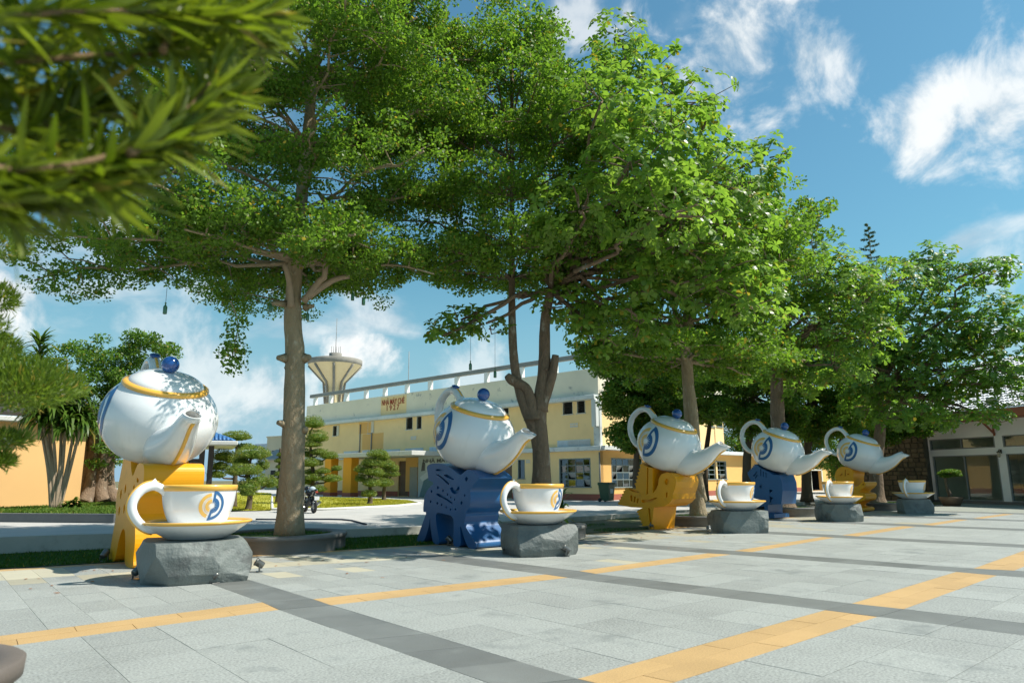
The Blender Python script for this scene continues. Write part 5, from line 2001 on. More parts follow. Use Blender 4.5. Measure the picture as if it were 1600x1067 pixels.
# ---------------- first tree: big umbrella tree standing in the round planter
tb = at(452, 838, .25)
PLANTERS = []
tA = thing('umbrella_tree', 'biggest tiered tree with tan trunk in the round planter at left', 'tree', (0, 0, 0), group=None)
top = Vector((tb.x + .25, tb.y + .1, 15.6))
tiersA = [(6.1, (5.9, 2.9), -.2, 9, .2), (6.8, (4.6, 3.2), .3, 8, .6), (7.5, (6.4, 3.4), .7, 8, 1.1), (8.6, (4.8, 3.8), 1.2, 9, .1), (9.6, (5.0, 4.2), 1.7, 9, .5), (10.7, (5.4, 4.6), 2.2, 9, .9), (11.9, (5.6, 5.0), 2.5, 8, .3), (13.1, (5.4, 5.0), 2.6, 8, .7), (14.4, (4.6, 4.4), 2.2, 8, .2)]
tpA = [tb, far(458, 700, math.hypot(tb.x, tb.y)), far(461, 560, math.hypot(tb.x, tb.y)), far(462, 410, math.hypot(tb.x, tb.y)), top]
PA, RA, padsA = tiered_tree(tA, tb, top, tiersA, .285, .088, 310, K['bark'], K['leaf_fine'], pad=(.5, 1.0), trunk_pts=tpA, knots=0)
# sawn stubs and the pale forked shoots at the crotch
rA = math.hypot(tb.x, tb.y)
for (x0, y0, x1, y1, r_) in ((447, 560, 434, 559, .11), (474, 560, 484, 558, .12), (447, 663, 434, 660, .10), (474, 672, 479, 670, .10), (460, 575, 460, 572, .2), (450, 475, 424, 474, .09), (476, 480, 490, 478, .08)):
    p, q = far(x0, y0, rA - .05), far(x1, y1, rA - .2)
    MB().tube([p, p.lerp(q, .6), q], [r_ * 1.1, r_ * .7, r_ * .5], 8).build('cut_stub', K['bark'], tA)
for pts in (((455, 480), (452, 440), (444, 412)), ((474, 472), (500, 438), (508, 425), (510, 330), (497, 300)), ((480, 465), (520, 438), (546, 432))):
    P_ = [far(x, y, rA - .2 - .12 * k) for k, (x, y) in enumerate(pts)]
    MB().tube(catmull(P_, 3), [.085 - .05 * k / (3 * len(P_)) for k in range(3 * (len(P_) - 1) + 1)], 8).build('shoot', K['bark_pale'], tA)
hang = MB()
hp = [far(x, y, rA - 1.2) for x, y in ((360, 470), (372, 505), (366, 540), (362, 565))]
hang.tube(catmull(hp, 3), .012, 5)
hang.build('hanging_twig', K['bark'], tA)
Cc = np.concatenate([ellipsoid_pts(far(x, y, rA - 1.2), (.28, .28, .22), 110) for x, y in ((372, 505), (364, 530), (370, 548), (357, 552), (366, 572))])
V, F = leaves(Cc, .09, .3, .6)
crown('hanging_spray', V, F, K['leaf_fine'], tA)
Cc = ellipsoid_pts(far(845, 316, rA + 2.0), (.42, .42, .22), 170)
V, F = leaves(Cc, .12, .3, .5)
crown('dry_spray', V, F, K['leaf_dry'], tA)

# ---------------- second umbrella tree, thin leaning stem beside the broad-leaved tree
bB = at(845, 822, .25)
rB = math.hypot(bB.x, bB.y)
tA2 = thing('umbrella_tree', 'tiered tree with thin leaning stem against the forked grey trunk', 'tree')
pts2 = [far(846, 770, rB) * 1.0, far(845, 735, rB), far(836, 680, rB - .05), far(816, 625, rB - .1), far(804, 570, rB - .1), far(800, 490, rB), far(800, 350, rB + .3), far(800, 60, rB + .8)]
pts2[0].z = .25
pts2[0].x, pts2[0].y = bB.x, bB.y
tiersA2 = [(6.6, (2.9, 3.0), .3, 8, .3), (7.8, (3.4, 3.4), .8, 8, .8), (9.0, (3.8, 3.8), 1.3, 8, .2), (10.3, (4.0, 4.0), 1.7, 8, .6), (11.8, (4.0, 2.5), 1.9, 8, 1.0), (13.2, (3.4, 1.5), 1.9, 7, .4)]
tiered_tree(tA2, pts2[0], pts2[-1], tiersA2, .165, .105, 230, K['bark_grey'], K['leaf_fine'], pad=(.6, 1.0), trunk_pts=pts2, knots=1)

# ---------------- broad-leaved tree with the forked grey trunk
tB = thing('almond_tree', 'broad leaved tree with forked grey trunk behind the second cup', 'tree')
tr1 = [bB, far(846, 720, rB), far(842, 650, rB), far(850, 580, rB), far(852, 500, rB), far(862, 450, rB)]
fork = tr1[-1]
tr2 = [far(833, 655, rB - .05), far(824, 610, rB - .15), far(800, 594, rB - .25), far(792, 586, rB - .3)]
tr3 = [far(845, 640, rB), far(862, 590, rB - .1), far(868, 555, rB - .1)]
clB = []
for px, py, rg, rx, rz in ((985, 130, rB + .3, 1.5, 1.2), (1060, 160, rB - .2, 1.3, 1.0), (930, 190, rB - .5, 1.3, 1.2), (1010, 260, rB - .8, 1.6, 1.3), (1085, 280, rB - .5, 1.5, 1.2), (960, 330, rB - .9, 1.4, 1.1), (1060, 380, rB - .8, 1.6, 1.1),
                           (1130, 350, rB, 1.3, 1.1), (1110, 430, rB - .5, 1.4, .9), (1000, 430, rB - .6, 1.1, .7), (900, 420, rB - .4, .9, .7), (930, 480, rB, .8, .5), (1160, 290, rB + .6, 1.0, .9), (960, 60, rB + 1, 1.1, .8), (1170, 470, rB - .2, 1.1, .7),
                           (720, 500, rB - .6, .75, .35), (690, 525, rB - .9, .45, .25), (760, 505, rB - .5, .6, .4), (1200, 240, rB + 1, .6, .5), (1110, 175, rB, .5, .4),
                           (905, 500, rB - .3, .8, .5), (945, 525, rB + .2, .8, .5), (880, 470, rB - .5, .8, .5), (1000, 500, rB - .2, 1.0, .6), (905, 330, rB - 3.2, 1.2, .8), (985, 250, rB - 3.8, 1.3, .9), (1050, 330, rB - 3.4, 1.2, .8), (940, 160, rB - 3.4, 1.2, .9), (1040, 215, rB - 2.6, 1.2, .9)):  # last clumps reach forward, added to throw dappled shade on the teapots
    clB.append((far(px, py, rg), (rx, rx, rz)))
broad_tree(tB, [(tr1, [.27, .22, .20, .165, .135, .11]), (tr2, [.17, .13, .13, .08]), (tr3, [.14, .12, .09])], clB, K['bark_grey'], K['leaf_big'], 1.0, 8.5, parts_n=280, limb_r=.07, fork=fork)

# ---------------- third: twin tan trunks behind the yellow bird
bC = far(1088, 745, 23.2)
bC.z = .2
rC = math.hypot(bC.x, bC.y)
tC = thing('umbrella_tree', 'tiered tree with twin tan trunks behind the yellow bird stand', 'tree')
ptsC = [bC, far(1086, 740, rC), far(1078, 640, rC), far(1073, 525, rC), far(1085, 400, rC + .2), far(1098, 300, rC + .5)]
tiersC = [(5.3, 3.8, -.2, 8, .5), (6.2, 3.6, .2, 8, .3), (7.3, 3.6, .5, 8, .8), (8.4, 3.8, .8, 8, .1), (9.3, (3.4, 3.9), .8, 8, .6), (10.0, 2.4, .8, 7, .2)]
tiered_tree(tC, bC, ptsC[-1], tiersC, .25, .135, 165, K['bark'], K['leaf_fine'], pad=(.6, 1.05), trunk_pts=ptsC, knots=2)
s2 = MB()
trunk_mesh(s2, [bC + Vector((.12, -.1, .5)), far(1090, 740, rC - .2), far(1083, 640, rC - .2), far(1064, 525, rC - .2), far(1050, 470, rC - .4)], [.15, .15, .14, .12, .06], 12, 1)
s2.build('trunk', K['bark'], tC)

# ---------------- fourth and fifth
bD = far(1222, 745, 29.3)
bD.z = .2
rD = math.hypot(bD.x, bD.y)
tD = thing('almond_tree', 'broad leaved tree with straight trunk behind the blue rooster', 'tree')
clD = []
for px, py, rg, rx, rz in ((1200, 365, rD, 1.7, 1.2), (1285, 432, rD - .3, 1.7, 1.1), (1240, 430, rD - 1, 2.0, 1.3), (1325, 465, rD - .8, 1.8, 1.1), (1190, 480, rD - .9, 1.6, 1.1), (1270, 510, rD - 1.2, 1.8, 1.1), (1350, 520, rD - .5, 1.5, 1.1), (1210, 560, rD - .4, 1.5, .9),
                           (1150, 430, rD, 1.4, 1.1), (1300, 570, rD - .6, 1.5, .9), (1250, 600, rD + .3, 1.3, .7), (1160, 560, rD + .5, 1.4, .9), (1385, 445, rD + .2, 1.3, .9)):
    clD.append((far(px, py, rg), (rx, rx, rz)))
broad_tree(tD, [([bD, far(1221, 740, rD), far(1215, 650, rD), far(1213, 560, rD)], [.36, .30, .27, .2])], clD, K['bark_grey'], K['leaf_big'], 1.0, 8.5, limb_r=.12)

bE = far(1366, 745, 35.6)
bE.z = .2
rE = math.hypot(bE.x, bE.y)
tE = thing('almond_tree', 'widest broad leaved tree at right, reaching over the white building', 'tree')
clE = []
for px, py, rg, rx, rz in ((1400, 450, rE, 2.2, 1.6), (1480, 440, rE - .5, 2.0, 1.2), (1540, 425, rE - 1, 1.3, .6), (1440, 520, rE - 1.2, 2.3, 1.5), (1520, 500, rE - 1.2, 2.0, 1.2), (1575, 510, rE - 1.6, 1.5, 1.0), (1400, 580, rE - 1.4, 2.2, 1.3), (1480, 580, rE - 1.8, 2.2, 1.2),
                           (1550, 570, rE - 2, 1.7, 1.0), (1430, 640, rE - 1.6, 1.8, .9), (1500, 640, rE - 2, 1.6, .8), (1350, 560, rE, 1.8, 1.3), (1360, 630, rE + .5, 1.6, 1.0), (1330, 490, rE + .5, 1.8, 1.2), (1580, 605, rE - 2, .9, .5), (1545, 650, rE - 2.4, .8, .35), (1450, 405, rE, 1.2, .8), (1335, 440, rE + 1, 1.4, .8)):
    clE.append((far(px, py, rg), (rx, rx, rz)))
broad_tree(tE, [([bE, far(1369, 730, rE), far(1376, 660, rE), far(1372, 600, rE)], [.32, .27, .22, .13]), ([far(1371, 690, rE), far(1385, 640, rE), far(1392, 600, rE)], [.17, .14, .10])], clE, K['bark_grey'], K['leaf_big2'], 1.15, 7.0, limb_r=.12)

# ---------------- trees of the second row, standing across the road in shade
BACK = [(992, 772, 37, .15, 'dark weeping tree hanging before the factory corner', [(965, 590, 1.3, 1.0), (1000, 640, 1.7, 1.6), (1030, 580, 1.9, 1.5), (1000, 560, 1.8, 1.2), (985, 680, 1.1, .8), (1045, 650, 1.5, 1.4), (1010, 695, 1.2, .6), (950, 560, 1.1, .7), (975, 620, 1.3, 1.0), (1020, 620, 1.6, 1.4)]),
        (1100, 772, 40, .15, 'shaded tree behind the twin tan trunks', [(1085, 600, 1.6, 1.3), (1120, 640, 1.4, 1.0), (1070, 560, 1.7, 1.2), (1140, 570, 1.7, 1.2), (1060, 640, 1.0, .9)]),
        (1165, 770, 36, .20, 'dark leaning trunk tree in front of the orange wing', [(1120, 600, 1.8, 1.3), (1185, 590, 2.0, 1.4), (1150, 540, 2.0, 1.4), (1220, 640, 1.6, 1.1), (1105, 560, 1.6, 1.2), (1140, 645, 1.6, 1.0), (1180, 660, 1.5, .8), (1225, 590, 1.8, 1.2)]),
        (1258, 772, 40, .22, 'dark upright trunk tree before the wing doorway', [(1245, 610, 2.0, 1.4), (1295, 600, 2.2, 1.5), (1270, 650, 1.8, .9), (1330, 640, 2.0, 1.3), (1240, 550, 2.2, 1.5), (1290, 665, 2.0, .9), (1240, 665, 1.6, .8), (1310, 560, 2.2, 1.5)]),
        (1150, 772, 60, .25, 'tree rising behind the roof of the orange wing', [(1130, 620, 3.2, 2.2), (1190, 640, 3.2, 2.2), (1160, 680, 3.0, 1.6), (1230, 660, 3.0, 1.8), (1210, 690, 2.6, 1.2)]),
        (1310, 772, 62, .25, 'tree behind the far end of the orange wing', [(1290, 640, 3.4, 2.4), (1350, 650, 3.4, 2.4), (1320, 690, 3.2, 1.8), (1260, 690, 3.0, 1.6), (1370, 690, 3.0, 1.6), (1300, 725, 2.4, 1.2), (1350, 735, 2.4, 1.2)]),
        (1330, 772, 44, .2, 'shaded tree in front of the rubble wall', [(1345, 610, 2.4, 1.6), (1390, 630, 2.2, 1.5), (1370, 670, 1.8, .9), (1420, 660, 2.0, .9), (1310, 660, 1.8, .9)])]
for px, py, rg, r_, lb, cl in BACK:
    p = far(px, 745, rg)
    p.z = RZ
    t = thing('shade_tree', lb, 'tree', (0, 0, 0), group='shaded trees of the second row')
    mb = MB()
    top = far(px + 12, 620, rg)
    trunk_mesh(mb, [p, far(px + 2, 720, rg), far(px + 8, 670, rg), top], [r_ * 1.2, r_, r_ * .8, r_ * .5], 10, 1, .4)
    for x, y, rx, rz in cl:
        pts, rad = limb(top, far(x, y, rg), r_ * .4, .03)
        mb.tube(pts, rad, 6)
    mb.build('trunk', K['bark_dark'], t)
    parts = []
    for x, y, rx, rz in cl:
        c = far(x, y, rg)
        for k in range(16):
            q = ellipsoid_pts(c, (rx * .85, rx * .85, rz * .85), 1)[0]
            parts.append(ellipsoid_pts(q, (.62 * max(1, rx / 2), .62 * max(1, rx / 2), .36 * max(1, rx / 2)), 300))
    V, F = leaves(np.concatenate(parts), .17, .5, .6)
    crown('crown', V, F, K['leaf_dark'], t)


def conifer(label, px, rg, ytop, ybot, rad, name='weeping_conifer', n=70, m='leaf_con', droop=.35, cat='conifer tree'):
    b = far(px, (ytop + min(ybot, ytop + 120)) / 2, rg)
    b.z = RZ
    zt, zb = far(px, ytop, rg).z, max(far(px, ybot, rg).z, .3)
    t = thing(name, label, cat, (b.x, b.y, b.z))
    MB().tube([(0, 0, 0), (0, 0, (zt - RZ) * .5), (0, 0, zt - RZ)], [.18, .12, .02], 8).build('trunk', K['bark_dark'], t)
    parts, bm_ = [], MB()
    for k in range(n):
        f = (k + rnd.random()) / n
        z = zb + (zt - zb) * f - RZ
        L = rad * (1 - f) ** .6 * rnd.uniform(.7, 1.1) + .22
        a = k * 2.4
        u = np.array([math.cos(a), math.sin(a), 0])
        m_ = 120
        s = nr.uniform(.1, 1, m_)
        c = u * (s * L)[:, None] + np.array([0, 0, z]) + np.stack([nr.normal(0, .09, m_) * (.3 + L * .3), nr.normal(0, .09, m_) * (.3 + L * .3), -droop * s * s * L + nr.normal(0, .06, m_)], -1)
        parts.append(c)
        bm_.tube([Vector((0, 0, z)), Vector(u * L * .5) + Vector((0, 0, z + .03)), Vector(u * L) + Vector((0, 0, z - droop * L))], [.03, .02, .008], 4, cap=False)
    bm_.build('limbs', K['bark_dark'], t)
    V, F = leaves(np.concatenate(parts), .26, .25, .22)
    crown('foliage', V, F, K[m], t)
    return t


conifer('dark weeping conifer between the third teapot and its tree trunk', 1035, 38, 535, 720, 1.7)
conifer('tall spire shaped pine rising above the canopy, the larger one', 1268, 74, 312, 560, 2.4, 'spire_pine', 80, 'leaf_con', -.12)
conifer('smaller spire pine tip above the canopy further right', 1362, 84, 350, 560, 2.2, 'spire_pine', 70, 'leaf_con', -.12)

# ---------------- clipped cloud trees
PADM = []


def cloud_tree(label, base, rg, trunk, pads, name='cloud_tree', leaf=.08, m='leaf_bonsai', zb=None, r_=.13, n_mul=1.0):
    """pads: (px, py, half width px, half height px, depth offset)"""
    b = far(base, 745, rg)
    b.z = RZ if zb is None else zb
    t = thing(name, label, 'clipped tree', (0, 0, 0), group=None)
    k = rg * math.cos(math.atan((base - 800) / FPX)) / FPX * 1.02
    mb = MB()
    tp = [b] + [far(x, y, rg) for x, y in trunk]
    trunk_mesh(mb, tp, [r_, r_ * .8, r_ * .6, r_ * .4], 10, 2, .4)
    PT = catmull(tp, 6)
    parts, outs = [], []
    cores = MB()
    for (x, y, hw, hh, dp) in pads:
        c = far(x, y, rg + dp)
        rx, rz = hw * k * 1.12, hh * k * 1.1
        s = min(PT, key=lambda q: (q - (c - Vector((0, 0, .25)))).length)
        mb.tube([s, s.lerp(c, .6) + Vector((0, 0, -.1)), c], [r_ * .4, r_ * .3, .02], 6)
        n = int(3600 * n_mul * max(.25, (rx * rx) / .6))
        u = unit(nr.normal(0, 1, (n, 3)))
        lump = 1 + .07 * np.sin(u[:, 0] * 6 + x) + .07 * np.sin(u[:, 1] * 7 + y)
        q = (nr.uniform(.72, 1.03, n) * lump)[:, None]
        d = u * q * np.array([rx, rx * .9, rz])
        d[:, 2] = np.where(d[:, 2] < 0, d[:, 2] * .55, d[:, 2])
        parts.append(np.array(c) + d)
        outs.append(u)
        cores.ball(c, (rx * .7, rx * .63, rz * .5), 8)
    mb.build('trunk', K['bark_dark'], t)
    cores.build('dark_core', K['leaf_dark'], t)  # solid dark cores added for the shaded inside of the pads
    V, F = leaves(np.concatenate(parts), leaf, .25, .35, np.concatenate(outs))
    crown('foliage', V, F, K[m], t)
    return t


def z7(x, y, w_, h_, d=0):
    return (320 + x * .1875, 630 + y * .1875, w_ * .1875, h_ * .1875, d)


cloud_tree('clipped cloud tree with broad flat pads on a short trunk, right of nearest cup', 391, 32.5, ((391, 770), (388, 740), (392, 715)),
           [z7(405, 425, 130, 62), z7(330, 560, 125, 55, -.5), z7(250, 570, 60, 50, -.2), z7(545, 665, 55, 60, .3), z7(350, 700, 90, 70, -.6), z7(440, 650, 80, 70), z7(300, 480, 70, 50, .5), z7(480, 520, 50, 60, .6), z7(360, 745, 60, 40, -.7)])
cloud_tree('mushroom topped clipped tree behind the blue pavilion eave', 368, 36, ((368, 740), (370, 710), (369, 690)), [z7(270, 280, 105, 46), z7(330, 365, 80, 30, .4), z7(150, 440, 80, 60), z7(130, 520, 70, 60), z7(220, 470, 60, 50), z7(100, 590, 70, 50)])
cloud_tree('dark layered clipped tree half hidden behind the big trunk', 436, 42, ((437, 745), (437, 720), (438, 700)), [z7(640, 430, 35, 22), z7(632, 480, 45, 22), z7(640, 530, 40, 22), z7(630, 590, 45, 25), z7(618, 645, 40, 28), z7(640, 690, 40, 25)])
cloud_tree('tallest clipped cloud tree with rounded crown beside the motorbikes', 488, 40, ((489, 740), (486, 710), (484, 675)),
           [z7(905, 170, 85, 58), z7(935, 285, 85, 62), z7(890, 345, 70, 30, -.2), z7(955, 410, 70, 32), z7(1035, 440, 70, 35, -.2), z7(885, 500, 85, 42, -.3), z7(985, 567, 55, 28, -.4), z7(918, 622, 65, 36, -.5), z7(1055, 630, 75, 35, -.3), z7(840, 648, 45, 40, -.3),
            z7(945, 716, 62, 30, -.7), z7(850, 420, 60, 40, .3), z7(880, 575, 50, 30, .2), z7(1100, 545, 40, 25, .3)])


def z6(x, y, w_, h_, d=0):
    return (440 + x * .2811, 530 + y * .2811, w_ * .2811, h_ * .2811, d)


cloud_tree('front clipped cloud tree on the lawn island before the porch', 579, 37, ((579, 770), (577, 748), (580, 720)), [z6(535, 640, 52, 26), z6(505, 690, 60, 28), z6(455, 725, 45, 28), z6(515, 740, 50, 26, -.3), z6(440, 775, 30, 25), z6(500, 800, 45, 28, -.4), z6(485, 860, 38, 22, -.5)])
cloud_tree('rear clipped cloud tree on the lawn island, right of the front one', 601, 43, ((600, 765), (604, 745), (600, 715)), [z6(560, 655, 40, 25), z6(585, 700, 45, 28), z6(560, 750, 45, 28), z6(615, 750, 35, 22), z6(570, 800, 45, 30, -.3), z6(545, 690, 40, 25), z6(620, 720, 30, 22)])
# potted clipped trees
pt = cloud_tree('clipped tree in a white pot beside the porch door', 621.5, 56, ((621, 762), (621, 757)), [z6(652, 797, 42, 26), z6(630, 790, 25, 20), z6(672, 802, 25, 16)], name='potted_tree', zb=RZ + .75, r_=.07)
pp_ = far(621.5, 745, 56)
po = MB().lathe([(.02, 0), (.24, 0), (.36, .72), (.40, .80), (.33, .80), (.30, .70), (.02, .70)], 20)
po = po.build('white_pot', K['pot_white'], None, (pp_.x, pp_.y, RZ))
tag(po, 'round white pot holding the clipped tree by the porch', 'pot')
pt = cloud_tree('dark spreading potted tree beside the first glass door', 1482, 41, ((1480, 762), (1478, 748), (1484, 738)), [(1486, 737, 13, 4, 0), (1478, 744, 8, 3, 0), (1495, 742, 7, 3, 0), (1471, 740, 6, 3, 0)], name='potted_tree', zb=.45, r_=.09, m='leaf_dark')
pp_ = far(1482, 745, 41)
po = MB().lathe([(.02, 0), (.36, 0), (.5, .3), (.55, .42), (.46, .42), (.02, .38)], 20).build('bonsai_pot', K['door_brown'], None, (pp_.x, pp_.y, 0))
tag(po, 'wide brown pot beside the first glass door', 'pot')

# ---------------- left background: banyan trunk, bushes, long-leaved canes
fz = far(150, 745, 39)
fg = thing('banyan_tree', 'thick grooved trunk with bushy dark crown left of the nearest teapot', 'tree', (0, 0, 0))
mb = MB()
for k in range(9):
    a = k * .7
    o = Vector((math.cos(a), math.sin(a), 0))
    mb.tube(catmull([Vector((fz.x, fz.y, .35)) + o * 1.15, Vector((fz.x, fz.y, 1.0)) + o * .62, Vector((fz.x, fz.y, 2.2)) + o * .5, Vector((fz.x, fz.y, 3.6)) + o * .8], 4), [.34 - .012 * j for j in range(13)], 9)
mb.build('trunk', K['bark_grey'], fg)
parts = []
for x, y, rx, rz, n in ((150, 560, 1.5, 1.1, 20), (190, 590, 1.4, 1.2, 16), (120, 590, 1.3, 1.1, 16), (230, 545, 1.3, .9, 16), (215, 570, 1.3, 1.0, 14), (175, 640, 1.6, 1.2, 22), (130, 640, 1.3, 1.2, 18), (165, 700, 1.0, 1.0, 10), (258, 600, 1.0, .8, 8)):
    c = far(x, y, 38.5)
    lbp = limb(Vector((fz.x, fz.y, 3.2)), c, .12, .03)
    for k in range(n):
        q = ellipsoid_pts(c, (rx, rx, rz), 1)[0]
        parts.append(ellipsoid_pts(q, (.5, .5, .3), 130))
V, F = leaves(np.concatenate(parts), .17, .4, .5)
crown('crown', V, F, K['leaf_dark'], fg)
parts = [ellipsoid_pts(far(x, y, 37.5), (.45, .45, .35), 60) for x, y in ((150, 555), (195, 560), (240, 530), (215, 555), (250, 545), (170, 580))]
V, F = leaves(np.concatenate(parts), .18, .4, .5)
crown('young_leaves', V, F, K['leaf_long'], fg)


def strap_leaves(heads, L, wd, n, m, droop=.9):
    """rosettes of long drooping strap leaves -> (V, F)"""
    vs, fs = [], []
    for c in heads:
        for i in range(n):
            a = nr.uniform(0, 6.283)
            el = nr.uniform(-.2, 1.25)
            l = L * nr.uniform(.7, 1.15)
            u = np.array([math.cos(a), math.sin(a), 0])
            s = np.array([-math.sin(a), math.cos(a), 0])
            p = np.array(c) + np.array([0, 0, nr.uniform(-.5, .1) * L * .5])
            b = len(vs)
            for k in range(4):
                w_ = wd * (.5, 1.0, .8, .05)[k]
                vs += [p + s * w_, p - s * w_]
                e = el - droop * k * .75
                p = p + (u * math.cos(e) + np.array([0, 0, math.sin(e)])) * l / 3
            fs += [(b + 2 * k, b + 2 * k + 1, b + 2 * k + 3, b + 2 * k + 2) for k in range(3)]
    return np.array(vs), np.array(fs)


cz = far(90, 745, 32)
dr = thing('cane_plant', 'clump of pale canes topped with drooping strap leaves, left of the thick trunk', 'plant', (0, 0, 0))
heads = []
for k, (x0, x1, yt) in enumerate(((86, 58, 640), (88, 66, 655), (91, 80, 640), (92, 96, 660), (95, 120, 650), (98, 128, 660), (90, 70, 620), (93, 104, 640))):
    p0 = far(x0, 745, 32); p0.z = .38
    p1 = far(x0 * .6 + x1 * .4, 730, 32)
    p2 = far(x1, yt, 32 - .3 * (k % 3))
    MB().tube(catmull([p0, p1, p2], 5), [.075 - .003 * j for j in range(11)], 8).build('cane', K['bark_pale'], dr)
    heads.append(p2)
heads += [far(x, y, 31.6) for x, y in ((64, 650), (90, 640), (110, 650), (132, 640), (75, 620), (120, 615), (100, 665), (145, 660))]
V, F = strap_leaves(heads, 1.15, .065, 46, None)
crown('foliage', V, F, K['leaf_long'], dr)
ty = thing('spiky_palm', 'spiky head of strap leaves rising against the sky at left', 'plant', (0, 0, 0))
hp = [far(62, y, 37) for y in (535, 550, 565, 582)]
pb_ = far(66, 745, 37); pb_.z = .38
MB().tube(catmull([pb_, far(64, 650, 37), far(62, 540, 37)], 5), [.09 - .004 * j for j in range(11)], 8).build('stem', K['bark_pale'], ty)
V, F = strap_leaves(hp, .95, .06, 34, None, .45)
crown('foliage', V, F, K['leaf_long'], ty)
# low shrubs at the foot
sh = thing('low_shrub', 'low green shrub at the foot of the thick trunk', 'shrub', (0, 0, 0))
hd = [far(x, y, 31.5) for x, y in ((108, 788), (116, 785), (125, 790), (101, 792))]
V, F = strap_leaves(hd, .45, .05, 26, None)
crown('foliage', V, F, K['leaf_long'], sh)
MB().tube([Vector((hd[0].x, hd[0].y, .3)), hd[1]], .02, 5).build('stem', K['bark_dark'], sh)

# ---------------- clipped yew at the left edge, in the round planter near the camera
yc = far(-165, 745, 4.15)
yw = thing('clipped_yew', 'narrow leaved clipped tree with cloud pads at the left edge', 'clipped tree', (0, 0, 0))
mb = MB()
kY = 4.2 * math.cos(math.atan(800 / FPX)) / FPX * 1.05
tpts = [Vector((yc.x, yc.y, .5)), far(-120, 700, 4.2), far(-70, 620, 4.2), far(-80, 500, 4.25), far(-60, 380, 4.25)]
trunk_mesh(mb, tpts, [.10, .08, .07, .05, .03], 10, 2, .4)
parts, outs = [], []
for x, y, hw, hh, dp in ((28, 612, 72, 44, -.1), (82, 608, 46, 32, .1), (-25, 585, 60, 45, 0), (8, 690, 36, 15, .1), (-30, 520, 40, 35, .2), (2, 548, 26, 24, .3), (-15, 380, 55, 38, 0), (10, 350, 34, 26, .1), (0, 470, 26, 24, .3), (50, 590, 48, 30, .2), (-5, 722, 22, 12, 0)):
    c = far(x, y, 4.2 + dp)
    rx, rz = hw * kY, hh * kY
    s = min(catmull(tpts, 4), key=lambda q: (q - c).length)
    mb.tube([s, s.lerp(c, .5) + Vector((0, 0, -.03)), c], [.03, .02, .008], 6)
    n = int(2600 * max(.3, rx * rx / .05))
    u = unit(nr.normal(0, 1, (n, 3)))
    d = u * nr.uniform(.3, 1.0, n)[:, None] ** .6 * np.array([rx, rx, rz])
    d[:, 2] = np.where(d[:, 2] < 0, d[:, 2] * .6, d[:, 2])
    parts.append(np.array(c) + d)
    outs.append(u)
mb.build('trunk', K['bark_dark'], yw)
C_ = np.concatenate(parts)
O_ = np.concatenate(outs)
n = len(C_)
d = unit(O_ * .8 + np.array([0, 0, .75]) + nr.normal(0, .45, (n, 3)))
s = unit(np.cross(d, nr.normal(0, 1, (n, 3))))
ln = nr.uniform(.030, .060, n)[:, None]
V = np.stack([C_, C_ + d * ln * .5 + s * .0036, C_ + d * ln, C_ + d * ln * .5 - s * .0036], 1).reshape(-1, 3)
crown('foliage', V, np.arange(4 * n).reshape(-1, 4), K['leaf_clip'], yw)

# ---------------- branch hanging into the top left corner, very near the lens
ob = thing('overhanging_tree', 'blurred narrow leaved branches hanging into the top left corner', 'tree', (0, 0, 0))
bt = MB()
pb0 = far(-900, 700, 2.6); pb0.z = 0
tt = [pb0, Vector((pb0.x, pb0.y, 1.5)), far(-560, 300, 2.3), far(-420, 60, 2.2)]
trunk_mesh(bt, tt, [.12, .10, .08, .05], 10, 1, .4)
bt.build('trunk', K['bark_grey'], ob)
tw = MB()
stems = [((-420, 60), (-60, 95), (130, 88), (260, 82), (355, 70), (400, 62)), ((-420, 60), (-80, 150), (60, 155), (150, 160), (240, 180), (320, 170)), ((-420, 100), (-60, 250), (70, 262), (190, 238), (270, 190), (330, 130)),
         ((-420, 100), (-80, 290), (20, 305), (80, 300), (130, 265), (180, 262)), ((-300, 130), (-40, 190), (60, 205), (120, 170), (140, 160)), ((-300, 60), (-50, 30), (100, 20), (230, 20), (330, 30), (410, 22)), ((-300, 100), (-40, 120), (30, 150), (40, 90), (20, 40)),
         ((200, 240), (250, 225), (300, 195), (350, 160)), ((100, 262), (150, 285), (190, 280)), ((-300, 60), (-40, -30), (120, -40), (260, -30), (360, -10)), ((-200, 290), (-20, 318), (40, 318), (110, 298)), ((255, 80), (262, 45), (270, 0))]
LV = []
for si, st in enumerate(stems):
    P_ = [far(x, y, 1.3 + .12 * math.sin(si * 2.3) + .03 * k) for k, (x, y) in enumerate(st)]
    Q = catmull(P_, 5)
    tw.tube(Q, [.0075 - .004 * k / len(Q) for k in range(len(Q))], 7)
    for k in range(len(Q) - 1):
        s_, e_ = Q[k], Q[k + 1]
        dens = 9 if k > len(Q) * .3 else 8
        for q in range(dens):
            p = s_.lerp(e_, rnd.random())
            LV.append((p, (e_ - s_).normalized(), k / len(Q)))
    for q in range(9):
        LV.append((Q[-1], (Q[-1] - Q[-2]).normalized(), 1.0))
tw.build('twigs', K['twig'], ob)


def long_leaf(seed):
    r_ = random.Random(seed)
    vs, fs = [], []
    L, n = 1.0, 5
    bend = r_.uniform(-.25, .25)
    for k in range(n + 1):
        t = k / n
        w_ = .060 * math.sin(math.pi * min(1, t * .93 + .05)) ** .75
        z = bend * t * t
        vs += [(t, w_, z + .012), (t, 0, z), (t, -w_, z + .012)]
    for k in range(n):
        b = 3 * k
        fs += [(b, b + 3, b + 4, b + 1), (b + 1, b + 4, b + 5, b + 2)]
    me = bpy.data.meshes.new('leaf')
    me.from_pydata(vs, [], fs)
    for p in me.polygons:
        p.use_smooth = True
    me.materials.append(K['leaf_yew'])
    return me, np.array(vs), fs


